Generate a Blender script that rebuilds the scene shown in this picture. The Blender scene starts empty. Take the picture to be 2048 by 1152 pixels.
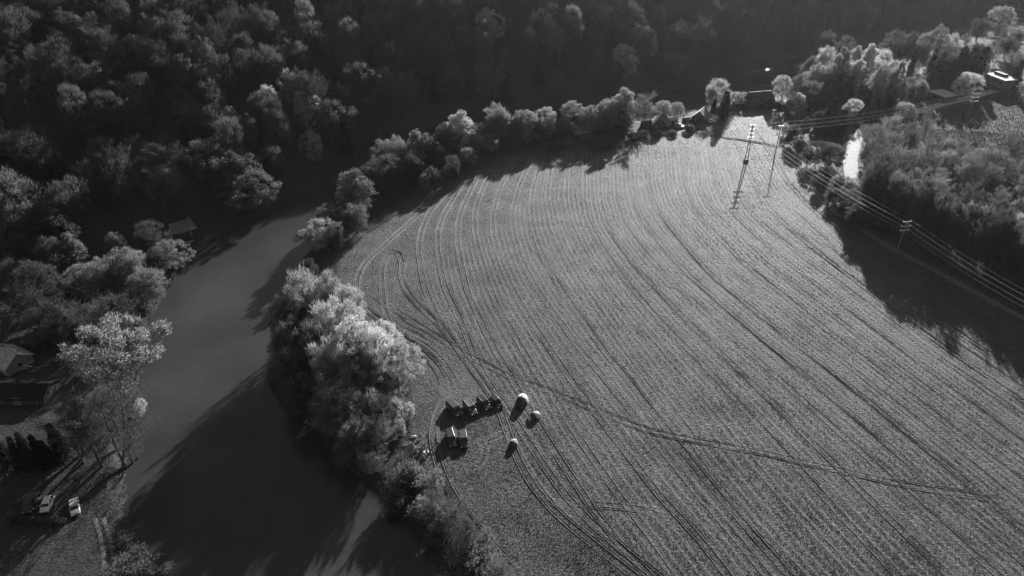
import bpy, bmesh, math, random
import numpy as np
from mathutils import Vector, Matrix

R = math.radians
sc = bpy.context.scene
COL = sc.collection

# ------------------------------------------------------------------ camera
CAM_H, PITCH, FPX = 110.0, R(32.7), 1420.0
cam_d = bpy.data.cameras.new('camera')
cam_d.sensor_width = 36.0
cam_d.lens = FPX / 2048.0 * 36.0
cam_d.clip_start = 1.0
cam_d.clip_end = 6000.0
cam = bpy.data.objects.new('camera', cam_d)
cam.location = (0, 0, CAM_H)
cam.rotation_euler = (math.pi / 2 - PITCH, 0, 0)
COL.objects.link(cam)
sc.camera = cam

# ------------------------------------------------------------------ sky, sun, exposure
SUN_AZ, SUN_EL = R(20.8), R(18.5)          # azimuth to the right of +Y
world = bpy.data.worlds.new('World')
sc.world = world
world.use_nodes = True
wn, wl = world.node_tree.nodes, world.node_tree.links
wn.clear()
w_out = wn.new('ShaderNodeOutputWorld')
w_bg = wn.new('ShaderNodeBackground')
w_bw = wn.new('ShaderNodeRGBToBW')
w_sky = wn.new('ShaderNodeTexSky')
w_sky.sky_type = 'NISHITA'
w_sky.sun_disc = False
w_sky.sun_elevation = SUN_EL
w_sky.sun_rotation = SUN_AZ
w_bg.inputs['Strength'].default_value = 0.05
wl.new(w_sky.outputs[0], w_bw.inputs[0])
wl.new(w_bw.outputs[0], w_bg.inputs['Color'])
wl.new(w_bg.outputs[0], w_out.inputs['Surface'])

sun_d = bpy.data.lights.new('sun', 'SUN')
sun_d.energy = 5.0
sun_d.angle = R(0.53)
sun_d.color = (1.0, 1.0, 1.0)
sun = bpy.data.objects.new('sun', sun_d)
S_DIR = Vector((math.sin(SUN_AZ) * math.cos(SUN_EL), math.cos(SUN_AZ) * math.cos(SUN_EL), math.sin(SUN_EL)))
sun.rotation_euler = S_DIR.to_track_quat('Z', 'Y').to_euler()
sun.location = (120, 300, 200)
COL.objects.link(sun)

sc.view_settings.view_transform = 'Standard'
sc.view_settings.look = 'None'
sc.view_settings.exposure = 0.9
sc.view_settings.gamma = 1.0
sc.view_settings.use_curve_mapping = False
sc.cycles.max_bounces = 4
sc.cycles.diffuse_bounces = 2
sc.cycles.glossy_bounces = 2
sc.cycles.transmission_bounces = 3
sc.cycles.transparent_max_bounces = 4
sc.cycles.use_denoising = True
sc.cycles.denoiser = 'OPENIMAGEDENOISE'
sc.cycles.denoising_input_passes = 'RGB_ALBEDO_NORMAL'
sc.cycles.denoising_prefilter = 'ACCURATE'
sc.cycles.volume_bounces = 0
sc.cycles.caustics_reflective = False
sc.cycles.caustics_refractive = False

# ------------------------------------------------------------------ pixel helpers (photo 2048 x 1152)
CP, SP = math.cos(PITCH), math.sin(PITCH)


def ray(px, py):
    u, v = px - 1024.0, 576.0 - py
    return np.array([u, FPX * CP + v * SP, -FPX * SP + v * CP])


def G(px, py, z=0.0):
    d = ray(px, py)
    t = (z - CAM_H) / d[2]
    return np.array([d[0] * t, d[1] * t, z])


def GL(pts, z=0.0):
    return np.array([G(a, b, z)[:2] for a, b in pts])


def project(p):
    x, y, z = p[..., 0], p[..., 1], p[..., 2] - CAM_H
    dep = y * CP - z * SP
    up = y * SP + z * CP
    return 1024 + FPX * x / dep, 576 - FPX * up / dep, dep


# ------------------------------------------------------------------ polyline distance helpers
def seg_dist(P, L):
    best = np.full(len(P), 1e18)
    for i in range(len(L) - 1):
        a, b = L[i], L[i + 1]
        ab = b - a
        t = np.clip(((P - a) @ ab) / max(ab @ ab, 1e-9), 0, 1)
        q = P - (a + t[:, None] * ab)
        best = np.minimum(best, (q * q).sum(1))
    return np.sqrt(best)


def inside(P, poly):
    x, y = P[:, 0], P[:, 1]
    r = np.zeros(len(P), bool)
    n = len(poly)
    for i in range(n):
        x1, y1 = poly[i]
        x2, y2 = poly[(i + 1) % n]
        if y1 == y2:
            continue
        c = ((y1 > y) != (y2 > y)) & (x < (x2 - x1) * (y - y1) / (y2 - y1) + x1)
        r ^= c
    return r


def smooth(a, b, x):
    t = np.clip((x - a) / (b - a), 0, 1)
    return t * t * (3 - 2 * t)


# ------------------------------------------------------------------ layout of river, hill, field
WATER_Z = -1.6
BANK_R = [(960, 1330), (890, 1152), (845, 1085), (800, 1045), (760, 985), (700, 940), (650, 890), (622, 845), (560, 808), (532, 765),
          (538, 700), (556, 630), (575, 580), (592, 535), (622, 500), (660, 455), (700, 410), (745, 368), (795, 338), (850, 312),
          (920, 296), (1000, 280), (1100, 262), (1200, 248), (1300, 232), (1400, 212), (1480, 190), (1540, 166), (1600, 142),
          (1680, 122), (1800, 104), (1950, 88), (2150, 64), (2500, 24)]
BANK_L = [(330, 1330), (292, 1152), (284, 1110), (262, 1010), (250, 960), (262, 890), (282, 800), (276, 715), (300, 640), (330, 590),
          (372, 525), (420, 488), (465, 462), (530, 428), (600, 396), (655, 362), (705, 332), (750, 304), (805, 284), (880, 262),
          (960, 250), (1100, 231), (1200, 214), (1300, 195), (1400, 166), (1480, 148), (1560, 126), (1650, 106), (1800, 86),
          (2000, 66), (2200, 42), (2500, 6)]
FOOT = [(-900, 690), (-300, 615), (0, 572), (150, 522), (300, 452), (380, 428), (470, 398), (560, 374), (640, 345), (700, 318),
        (745, 294), (800, 275), (880, 254), (960, 242), (1100, 224), (1200, 207), (1300, 187), (1400, 158), (1480, 140), (1560, 118),
        (1650, 99), (1800, 79), (2000, 58), (2200, 35), (2500, 0)]
bank_r, bank_l = GL(BANK_R, WATER_Z), GL(BANK_L, WATER_Z)
river_poly = np.vstack([bank_r, bank_l[::-1]])
foot = GL(FOOT)
hill_poly = np.vstack([foot, [[4000, foot[-1][1]], [4000, 5000], [-5000, 5000], [-5000, foot[0][1]]]])
FIELD = [(1080, 1330), (1005, 1152), (930, 1040), (862, 950), (812, 900), (806, 860), (812, 800), (800, 740), (760, 690), (700, 620), (660, 560),
         (668, 520), (720, 470), (790, 425), (860, 375), (950, 335), (1050, 305), (1150, 290), (1260, 282), (1380, 262), (1440, 238),
         (1530, 222), (1545, 250), (1590, 310), (1640, 390), (1700, 440), (1800, 500), (1900, 555), (2048, 635), (2400, 830), (2600, 1330)]
field_poly = GL(FIELD)


def wob(x, y, s, seed):
    r = np.random.RandomState(seed)
    o = np.zeros_like(x, dtype=float)
    for k in range(5):
        a = r.rand() * 6.28
        f = (0.6 + r.rand() * 1.1) / s
        o += np.sin((x * math.cos(a) + y * math.sin(a)) * f * 6.28 + r.rand() * 6.28)
    return o / 5


def terrain(x, y):
    x, y = np.asarray(x, float), np.asarray(y, float)
    sh = x.shape
    P = np.stack([x.ravel(), y.ravel()], 1)
    X, Y = P[:, 0], P[:, 1]
    dr = seg_dist(P, np.vstack([river_poly, river_poly[:1]]))
    ins = inside(P, river_poly)
    near = smooth(0.0, 4.2, dr + 0.5 * wob(X, Y, 9, 3))
    z = np.where(ins, WATER_Z - 0.15 - 1.6 * smooth(0, 6, dr), WATER_Z - 0.05 + (0 - WATER_Z) * near)
    hin = inside(P, hill_poly)
    s = np.where(hin, seg_dist(P, foot), 0.0)
    s2 = np.maximum(s + 5 * wob(X, Y, 70, 8) * smooth(4, 30, s), 0)
    h = 0.58 * np.minimum(s2, 42) + 0.45 * np.clip(s2 - 42, 0, 140) + 0.08 * np.clip(s2 - 182, 0, 900)
    h = h * smooth(0, 12, s2)
    # gentle rise on the right, behind the wood
    rr = np.clip((X - 150) * 0.05 + (Y - 200) * 0.01, 0, 14) * smooth(140, 230, X) * smooth(60, 130, Y)
    z = z + h + np.where(hin, 0, rr) * near + 0.18 * wob(X, Y, 45, 5) * near
    return z.reshape(sh)


def th(x, y):
    return float(terrain(np.array([x]), np.array([y]))[0])


def GT(px, py, dz=0.0):
    """point of the ground whose spot dz metres above it is seen at this pixel"""
    d = ray(px, py)
    d = d / np.linalg.norm(d)
    t = np.linspace(70, 760, 700)
    x, y, z = d[0] * t, d[1] * t, CAM_H + d[2] * t
    g = terrain(x, y) + dz
    idx = np.argmax(z < g)
    if not (z < g).any():
        idx = len(t) - 1
    i0 = max(idx - 1, 0)
    a, b = z[i0] - g[i0], z[idx] - g[idx]
    f = a / (a - b) if a != b else 0
    tt = t[i0] + f * (t[idx] - t[i0])
    X, Y = d[0] * tt, d[1] * tt
    return np.array([X, Y, th(X, Y)])


# ------------------------------------------------------------------ materials (all neutral: the photograph is monochrome)
def nodes_of(name):
    m = bpy.data.materials.new(name)
    m.use_nodes = True
    nt = m.node_tree
    nt.nodes.clear()
    return m, nt.nodes, nt.links


def N(ns, typ, **kw):
    n = ns.new(typ)
    for k, v in kw.items():
        setattr(n, k, v)
    return n


def setin(n, **kw):
    for k, v in kw.items():
        n.inputs[k.replace('_', ' ')].default_value = v


_mats = {}


def mat(name, val, rough=0.7, spec=0.3, var=0.25, scale=1.5, bump=0.0, metal=0.0, bscale=None):
    if name in _mats:
        return _mats[name]
    m, ns, lk = nodes_of(name)
    out = N(ns, 'ShaderNodeOutputMaterial')
    p = N(ns, 'ShaderNodeBsdfPrincipled')
    setin(p, Roughness=rough, Metallic=metal)
    p.inputs['Specular IOR Level'].default_value = spec
    tc = N(ns, 'ShaderNodeTexCoord')
    no = N(ns, 'ShaderNodeTexNoise')
    setin(no, Scale=scale, Detail=5.0, Roughness=0.6)
    lk.new(tc.outputs['Object'], no.inputs['Vector'])
    mr = N(ns, 'ShaderNodeMapRange')
    setin(mr, From_Min=0.25, From_Max=0.75, To_Min=val * (1 - var), To_Max=val * (1 + var))
    lk.new(no.outputs[0], mr.inputs['Value'])
    lk.new(mr.outputs[0], p.inputs['Base Color'])
    if bump:
        n2 = N(ns, 'ShaderNodeTexNoise')
        setin(n2, Scale=bscale or scale * 5, Detail=4.0)
        lk.new(tc.outputs['Object'], n2.inputs['Vector'])
        b = N(ns, 'ShaderNodeBump')
        setin(b, Strength=1.0, Distance=bump)
        lk.new(n2.outputs[0], b.inputs['Height'])
        lk.new(b.outputs[0], p.inputs['Normal'])
    lk.new(p.outputs[0], out.inputs['Surface'])
    _mats[name] = m
    return m


def leaf_mat(name, lo, trans):
    m, ns, lk = nodes_of(name)
    out = N(ns, 'ShaderNodeOutputMaterial')
    at = N(ns, 'ShaderNodeAttribute', attribute_type='OBJECT', attribute_name='tone')
    mx = N(ns, 'ShaderNodeMath', operation='MAXIMUM')
    mx.inputs[1].default_value = lo
    lk.new(at.outputs['Fac'], mx.inputs[0])
    oi = N(ns, 'ShaderNodeObjectInfo')
    r = N(ns, 'ShaderNodeMapRange')
    setin(r, To_Min=0.8, To_Max=1.2)
    lk.new(oi.outputs['Random'], r.inputs['Value'])
    tc = N(ns, 'ShaderNodeTexCoord')
    no = N(ns, 'ShaderNodeTexNoise')
    setin(no, Scale=0.45, Detail=3.0)
    lk.new(tc.outputs['Object'], no.inputs['Vector'])
    r2 = N(ns, 'ShaderNodeMapRange')
    setin(r2, From_Min=0.3, From_Max=0.7, To_Min=0.7, To_Max=1.3)
    lk.new(no.outputs[0], r2.inputs['Value'])
    m1 = N(ns, 'ShaderNodeMath', operation='MULTIPLY')
    m2 = N(ns, 'ShaderNodeMath', operation='MULTIPLY')
    lk.new(mx.outputs[0], m1.inputs[0]); lk.new(r.outputs[0], m1.inputs[1])
    lk.new(m1.outputs[0], m2.inputs[0]); lk.new(r2.outputs[0], m2.inputs[1])
    d = N(ns, 'ShaderNodeBsdfDiffuse')
    t = N(ns, 'ShaderNodeBsdfTranslucent')
    lk.new(m2.outputs[0], d.inputs['Color']); lk.new(m2.outputs[0], t.inputs['Color'])
    mix = N(ns, 'ShaderNodeMixShader')
    mix.inputs[0].default_value = trans
    lk.new(d.outputs[0], mix.inputs[1]); lk.new(t.outputs[0], mix.inputs[2])
    lk.new(mix.outputs[0], out.inputs['Surface'])
    return m


LEAF = leaf_mat('leaf', 0.10, 0.55)
TWIG = leaf_mat('twig', 0.10, 0.25)
NEEDLE = leaf_mat('needle', 0.035, 0.1)
BARK = mat('bark', 0.10, 0.9, 0.1, 0.4, 2.0, 0.03)


def ground_material():
    m, ns, lk = nodes_of('ground_cover')
    out = N(ns, 'ShaderNodeOutputMaterial')
    tc = N(ns, 'ShaderNodeTexCoord')
    a_f = N(ns, 'ShaderNodeAttribute', attribute_name='meadow')
    # tufts: two sizes, stretched a little along the sun so they read as leaning grass
    n1 = N(ns, 'ShaderNodeTexNoise'); setin(n1, Scale=1.7, Detail=4.0, Roughness=0.7, Distortion=0.5)
    n2 = N(ns, 'ShaderNodeTexNoise'); setin(n2, Scale=0.11, Detail=4.0, Roughness=0.55)
    n3 = N(ns, 'ShaderNodeTexNoise'); setin(n3, Scale=4.2, Detail=2.0)
    mp = N(ns, 'ShaderNodeMapping')
    mp.inputs['Rotation'].default_value = (0, 0, R(20))
    mp.inputs['Scale'].default_value = (0.75, 1.25, 1.0)
    lk.new(tc.outputs['Object'], mp.inputs['Vector'])
    for n in (n1, n3):
        lk.new(mp.outputs[0], n.inputs['Vector'])
    lk.new(tc.outputs['Object'], n2.inputs['Vector'])
    # colour
    rf = N(ns, 'ShaderNodeMapRange'); setin(rf, From_Min=0.3, From_Max=0.7, To_Min=0.08, To_Max=0.142)
    lk.new(n2.outputs[0], rf.inputs['Value'])
    rt = N(ns, 'ShaderNodeMapRange'); setin(rt, From_Min=0.3, From_Max=0.7, To_Min=0.6, To_Max=1.4)
    lk.new(n1.outputs[0], rt.inputs['Value'])
    fm = N(ns, 'ShaderNodeMath', operation='MULTIPLY')
    lk.new(rf.outputs[0], fm.inputs[0]); lk.new(rt.outputs[0], fm.inputs[1])
    rl = N(ns, 'ShaderNodeMapRange'); setin(rl, From_Min=0.3, From_Max=0.7, To_Min=0.03, To_Max=0.10)
    lk.new(n1.outputs[0], rl.inputs['Value'])
    mixc = N(ns, 'ShaderNodeMix', data_type='FLOAT')
    a_r = N(ns, 'ShaderNodeAttribute', attribute_name='worn')
    fr_ = N(ns, 'ShaderNodeMath', operation='MULTIPLY_ADD')
    lk.new(fm.outputs[0], fr_.inputs[0]); lk.new(a_r.outputs['Fac'], fr_.inputs[1]); lk.new(fm.outputs[0], fr_.inputs[2])
    lk.new(a_f.outputs['Fac'], mixc.inputs[0]); lk.new(rl.outputs[0], mixc.inputs[2]); lk.new(fr_.outputs[0], mixc.inputs[3])
    # relief
    hs = N(ns, 'ShaderNodeMath', operation='MULTIPLY_ADD')
    lk.new(n3.outputs[0], hs.inputs[0]); hs.inputs[1].default_value = 0.35
    lk.new(n1.outputs[0], hs.inputs[2])
    b = N(ns, 'ShaderNodeBump'); setin(b, Strength=1.0, Distance=0.7)
    fs_ = N(ns, 'ShaderNodeMapRange'); setin(fs_, To_Min=0.3, To_Max=1.0)
    lk.new(a_f.outputs['Fac'], fs_.inputs['Value'])
    hm = N(ns, 'ShaderNodeMath', operation='MULTIPLY')
    lk.new(hs.outputs[0], hm.inputs[0]); lk.new(fs_.outputs[0], hm.inputs[1])
    lk.new(hm.outputs[0], b.inputs['Height'])
    p = N(ns, 'ShaderNodeBsdfPrincipled')
    setin(p, Roughness=0.6)
    sp_ = N(ns, 'ShaderNodeMapRange'); setin(sp_, To_Min=0.03, To_Max=0.13)
    lk.new(a_f.outputs['Fac'], sp_.inputs['Value'])
    lk.new(sp_.outputs[0], p.inputs['Specular IOR Level'])
    lk.new(mixc.outputs[0], p.inputs['Base Color'])
    lk.new(b.outputs[0], p.inputs['Normal'])
    lk.new(p.outputs[0], out.inputs['Surface'])
    return m


GROUND = ground_material()


def water_material():
    m, ns, lk = nodes_of('river_water')
    out = N(ns, 'ShaderNodeOutputMaterial')
    tc = N(ns, 'ShaderNodeTexCoord')
    n1 = N(ns, 'ShaderNodeTexNoise'); setin(n1, Scale=0.05, Detail=4.0)
    lk.new(tc.outputs['Object'], n1.inputs['Vector'])
    r = N(ns, 'ShaderNodeMapRange'); setin(r, From_Min=0.3, From_Max=0.7, To_Min=0.040, To_Max=0.062)
    lk.new(n1.outputs[0], r.inputs['Value'])
    n2 = N(ns, 'ShaderNodeTexNoise'); setin(n2, Scale=0.7, Detail=5.0, Roughness=0.6)
    lk.new(tc.outputs['Object'], n2.inputs['Vector'])
    b = N(ns, 'ShaderNodeBump'); setin(b, Strength=0.8, Distance=0.09)
    lk.new(n2.outputs[0], b.inputs['Height'])
    p = N(ns, 'ShaderNodeBsdfPrincipled'); setin(p, Roughness=0.12, IOR=1.33)
    lk.new(r.outputs[0], p.inputs['Base Color'])
    lk.new(b.outputs[0], p.inputs['Normal'])
    lk.new(p.outputs[0], out.inputs['Surface'])
    return m


WATER = water_material()


# ------------------------------------------------------------------ mesh helpers
def np_mesh(name, V, F, material=None, smooth_=False):
    """V (n,3), F (m,k) with one k, or a list of such arrays"""
    me = bpy.data.meshes.new(name)
    Fs = F if isinstance(F, list) else [F]
    Fs = [f for f in Fs if len(f)]
    me.vertices.add(len(V))
    me.vertices.foreach_set('co', np.ascontiguousarray(V, np.float32).ravel())
    loops = np.concatenate([f.ravel() for f in Fs])
    tot = np.concatenate([np.full(len(f), f.shape[1]) for f in Fs])
    st = np.concatenate([[0], np.cumsum(tot)[:-1]])
    me.loops.add(len(loops))
    me.loops.foreach_set('vertex_index', loops.astype(np.int32))
    me.polygons.add(len(tot))
    me.polygons.foreach_set('loop_start', st.astype(np.int32))
    me.polygons.foreach_set('loop_total', tot.astype(np.int32))
    if smooth_:
        me.polygons.foreach_set('use_smooth', np.ones(len(tot), bool))
    me.update(calc_edges=True)
    me.validate()
    if material:
        me.materials.append(material)
    return me


class MB:
    """collects boxes, tubes and free faces, builds one mesh object"""

    def __init__(s):
        s.v, s.f, s.sm = [], [], []

    def add(s, vs, fs, sm=False):
        o = len(s.v)
        s.v += [tuple(map(float, v)) for v in vs]
        s.f += [tuple(i + o for i in f) for f in fs]
        s.sm += [sm] * len(fs)
        return s

    def box(s, c, d, rz=0.0, taper=1.0, tilt=None):
        cx, cy, cz = c
        hx, hy, hz = d[0] / 2, d[1] / 2, d[2] / 2
        vs = []
        for zz, k in ((-hz, 1.0), (hz, taper)):
            for xx, yy in ((-hx, -hy), (hx, -hy), (hx, hy), (-hx, hy)):
                X, Y = xx * k, yy * k
                vs.append((cx + X * math.cos(rz) - Y * math.sin(rz), cy + X * math.sin(rz) + Y * math.cos(rz), cz + zz))
        return s.add(vs, [(3, 2, 1, 0), (4, 5, 6, 7), (0, 1, 5, 4), (1, 2, 6, 5), (2, 3, 7, 6), (3, 0, 4, 7)])

    def tube(s, pts, rad, n=8, cap=True):
        pts = [Vector(p) for p in pts]
        if not hasattr(rad, '__len__'):
            rad = [rad] * len(pts)
        vs, fs = [], []
        for i, p in enumerate(pts):
            d = (pts[min(i + 1, len(pts) - 1)] - pts[max(i - 1, 0)]).normalized()
            a = d.cross(Vector((0, 0, 1)))
            if a.length < 1e-3:
                a = Vector((1, 0, 0))
            a.normalize()
            b = d.cross(a)
            for k in range(n):
                w = 2 * math.pi * k / n
                vs.append(p + (a * math.cos(w) + b * math.sin(w)) * rad[i])
        for i in range(len(pts) - 1):
            for k in range(n):
                fs.append((i * n + k, i * n + (k + 1) % n, (i + 1) * n + (k + 1) % n, (i + 1) * n + k))
        if cap:
            fs.append(tuple(range(n))[::-1])
            fs.append(tuple((len(pts) - 1) * n + k for k in range(n)))
        return s.add(vs, fs, True)

    def prism(s, poly, y0, y1):
        """polygon in XZ extruded along Y"""
        n = len(poly)
        vs = [(a, y0, b) for a, b in poly] + [(a, y1, b) for a, b in poly]
        fs = [tuple(range(n)), tuple(range(2 * n - 1, n - 1, -1))]
        for i in range(n):
            j = (i + 1) % n
            fs.append((i, i + n, j + n, j))
        return s.add(vs, fs)

    def build(s, name, material, parent=None, bevel=0.0):
        me = bpy.data.meshes.new(name)
        me.from_pydata(s.v, [], s.f)
        me.update()
        bm = bmesh.new(); bm.from_mesh(me)
        bmesh.ops.recalc_face_normals(bm, faces=bm.faces)
        bm.to_mesh(me); bm.free()
        for p, q in zip(me.polygons, s.sm):
            p.use_smooth = q
        me.materials.append(material)
        o = bpy.data.objects.new(name, me)
        COL.objects.link(o)
        if parent:
            o.parent = parent
        if bevel:
            md = o.modifiers.new('bevel', 'BEVEL')
            md.width = bevel; md.segments = 2; md.limit_method = 'ANGLE'
        return o


def tag(o, label=None, cat=None, group=None, kind=None):
    if label: o['label'] = label
    if cat: o['category'] = cat
    if group: o['group'] = group
    if kind: o['kind'] = kind
    return o


def thing(name, loc, rz=0.0, label=None, cat=None, group=None):
    o = bpy.data.objects.new(name, None)
    o.empty_display_size = 0.3
    COL.objects.link(o)
    o.location = loc
    o.rotation_euler = (0, 0, rz)
    return tag(o, label, cat, group)


# ------------------------------------------------------------------ ground sheet
def axis(lo, hi, step, far_lo, far_hi):
    mid = np.arange(lo, hi + step / 2, step)
    a = [lo]
    st = step
    while a[-1] > far_lo:
        st *= 1.35
        a.append(a[-1] - st)
    b = [mid[-1]]
    st = step
    while b[-1] < far_hi:
        st *= 1.35
        b.append(b[-1] + st)
    return np.concatenate([np.array(a[1:])[::-1], mid, np.array(b[1:])])


xs = axis(-300, 400, 1.6, -3200, 3200)
ys = axis(60, 520, 1.6, -800, 4500)
gx, gy = np.meshgrid(xs, ys)
gz = terrain(gx, gy)
nx, ny = len(xs), len(ys)
V = np.stack([gx.ravel(), gy.ravel(), gz.ravel()], 1)
ii = (np.arange(ny - 1)[:, None] * nx + np.arange(nx - 1)[None, :]).ravel()
F = np.stack([ii, ii + 1, ii + nx + 1, ii + nx], 1)
ground_me = np_mesh('ground', V, F, GROUND, True)
P2 = V[:, :2]
df = seg_dist(P2, np.vstack([field_poly, field_poly[:1]]))
inf = inside(P2, field_poly)
mead = np.where(inf, 1.0, 1.0 - smooth(0, 5, df))
right_open = GL([(1800, 262), (1850, 235), (1950, 222), (2048, 205), (2300, 150), (2300, 300), (2048, 290), (1960, 275)])
mead = np.maximum(mead, np.where(inside(P2, right_open), 0.2, 0))
left_lawn = GL([(-300, 1330), (-300, 900), (60, 830), (180, 850), (240, 930), (262, 1010), (285, 1110), (330, 1330)])
mead = np.maximum(mead, np.where(inside(P2, left_lawn), 0.16, 0))
at = ground_me.attributes.new('meadow', 'FLOAT', 'POINT')
at.data.foreach_set('value', mead.astype(np.float32))
ground = bpy.data.objects.new('ground', ground_me)
COL.objects.link(ground)
tag(ground, kind='structure')

# water
cen = []
wv = np.vstack([np.c_[bank_r, np.full(len(bank_r), WATER_Z)], np.c_[bank_l, np.full(len(bank_l), WATER_Z)]])
bm = bmesh.new()
M_ = 40


def resample(L, n):
    d = np.r_[0, np.cumsum(np.linalg.norm(np.diff(L, axis=0), axis=1))]
    t = np.linspace(0, d[-1], n)
    return np.stack([np.interp(t, d, L[:, k]) for k in range(L.shape[1])], 1)


wr, wl2 = resample(bank_r, 160), resample(bank_l, 160)
dirn = wr - wl2
dirn /= np.linalg.norm(dirn, axis=1)[:, None]
wr2, wl3 = wr + dirn * 3.0, wl2 - dirn * 3.0
cols = 6
WV = np.concatenate([(wl3 * (1 - k / cols) + wr2 * (k / cols)) for k in range(cols + 1)])
WV = np.c_[WV, np.full(len(WV), WATER_Z)]
n_ = len(wr)
WF = []
for k in range(cols):
    a = np.arange(n_ - 1) + k * n_
    WF.append(np.stack([a, a + n_, a + n_ + 1, a + 1], 1))
river = bpy.data.objects.new('river', np_mesh('river', WV, np.concatenate(WF), WATER, True))
COL.objects.link(river)
tag(river, kind='structure')

# ------------------------------------------------------------------ ruts and tracks
GUIDES = [
    [(905, 372), (858, 425), (840, 470), (838, 501), (843, 536), (851, 575), (866, 614), (885, 649), (910, 686), (935, 721), (960, 755), (985, 790), (1004, 826), (1022, 880), (1045, 935), (1079, 986), (1110, 1023), (1154, 1061), (1204, 1098), (1266, 1148)],
    [(930, 360), (885, 432), (876, 464), (876, 495), (882, 536), (894, 582), (913, 620), (929, 655), (945, 697), (972, 755), (1010, 810), (1050, 870), (1090, 930), (1125, 980), (1160, 1020), (1200, 1060), (1262, 1110), (1310, 1150)],
    [(960, 345), (926, 411), (916, 445), (916, 489), (926, 536), (937, 584), (955, 623), (972, 661), (991, 696), (1013, 733), (1042, 785), (1076, 845), (1097, 880), (1132, 933), (1160, 976), (1191, 1023), (1229, 1073), (1300, 1150)],
    [(985, 335), (954, 404), (949, 432), (951, 470), (960, 508), (976, 558), (993, 604), (1010, 635), (1032, 671), (1063, 724), (1098, 777), (1129, 825), (1154, 867), (1191, 920), (1235, 983), (1266, 1023), (1298, 1064), (1332, 1111), (1360, 1148)],
    [(1030, 320), (998, 379), (985, 432), (988, 476), (1004, 526), (1026, 576), (1051, 621), (1082, 668), (1113, 714), (1148, 764), (1188, 818), (1232, 876), (1273, 926), (1304, 970), (1348, 1020), (1404, 1080), (1450, 1140)],
    [(1065, 312), (1038, 373), (1024, 426), (1029, 470), (1044, 517), (1066, 561), (1095, 606), (1123, 643), (1160, 696), (1198, 739), (1245, 798), (1304, 870), (1360, 939), (1398, 986), (1454, 1051), (1535, 1148)],
    [(1110, 300), (1101, 339), (1094, 395), (1107, 454), (1129, 508), (1160, 561), (1190, 604), (1215, 640), (1256, 700), (1306, 765), (1356, 830), (1400, 890), (1446, 950), (1508, 1022), (1564, 1085), (1624, 1148)],
    [(1170, 290), (1169, 342), (1169, 395), (1179, 445), (1207, 495), (1241, 545), (1280, 594), (1325, 644), (1375, 694), (1427, 747), (1480, 805), (1540, 870), (1600, 935), (1658, 1000), (1720, 1068), (1795, 1148)],
    [(1230, 286), (1230, 339), (1233, 398), (1248, 445), (1275, 485), (1309, 524), (1350, 566), (1419, 630), (1475, 682), (1544, 742), (1606, 797), (1669, 852), (1744, 920), (1830, 1000), (1920, 1080), (2000, 1150)],
    [(1295, 280), (1297, 314), (1300, 370), (1313, 414), (1350, 464), (1394, 517), (1440, 563), (1500, 612), (1560, 660), (1619, 706), (1700, 770), (1778, 833), (1838, 883), (1920, 950), (2048, 1055)],
    [(1385, 270), (1394, 323), (1400, 370), (1419, 414), (1469, 464), (1528, 520), (1591, 570), (1700, 655), (1850, 772), (2048, 920)],
    [(1440, 260), (1462, 333), (1480, 380), (1500, 420), (1538, 458), (1606, 511), (1669, 556), (1780, 640), (1900, 728), (2048, 830)],
    [(1500, 250), (1550, 317), (1572, 358), (1616, 408), (1663, 451), (1712, 498), (1800, 572), (1900, 652), (2048, 750)],
]
BETW = [0, 0, 0, 0, 0, 1, 1, 1, 1, 2, 1, 2]
rng = np.random.RandomState(4)
gyv = np.arange(60, 330, 1.0)
gxs = []
for g in GUIDES:
    q = GL(g)
    o = np.argsort(q[:, 1])
    q = q[o]
    k0 = (q[1, 0] - q[0, 0]) / (q[1, 1] - q[0, 1])
    xx = np.interp(gyv, q[:, 1], q[:, 0])
    lo = gyv < q[0, 1]
    xx[lo] = q[0, 0] + (gyv[lo] - q[0, 1]) * k0
    for _ in range(3):                                   # soften the corners of the traced line
        xx[2:-2] = (xx[:-4] + xx[1:-3] + xx[2:-2] + xx[3:-1] + xx[4:]) / 5
    gxs.append((xx, q[-1, 1]))
rut_lines = []
for i, (a, top) in enumerate(gxs):
    rut_lines.append((a, top, rng.uniform(0.75, 1.15)))
    if i < len(gxs) - 1:
        b, tb = gxs[i + 1]
        for k in range(BETW[i]):
            f = (k + 1) / (BETW[i] + 1)
            rut_lines.append((a * (1 - f) + b * f, top * (1 - f) + tb * f, rng.uniform(0.6, 1.1)))
# the bare strip right of the last guide and lighter lines between the passes
for f in (0.5,):
    for i in range(5):
        a, ta = gxs[i]; b, tb = gxs[i + 1]
        rut_lines.append((a * (1 - f) + b * f, ta - 60, 0.3))
for (a, ta, _), (b, tb, _) in list(zip(rut_lines[5:-5], rut_lines[6:-5])):
    rut_lines.append((a * 0.52 + b * 0.48, min(ta, tb) - rng.uniform(0, 60), rng.uniform(0.15, 0.4)))

RV, RF = [], []
rut_n = 0
PROF = [(-0.56, -0.06, 0.0), (-0.34, 0.175, 0.2), (-0.18, 0.07, 0.36), (0.0, 0.012, 0.45), (0.18, 0.07, 0.36), (0.34, 0.175, 0.2), (0.56, -0.06, 0.0)]
RC, RM = [], []


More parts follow.
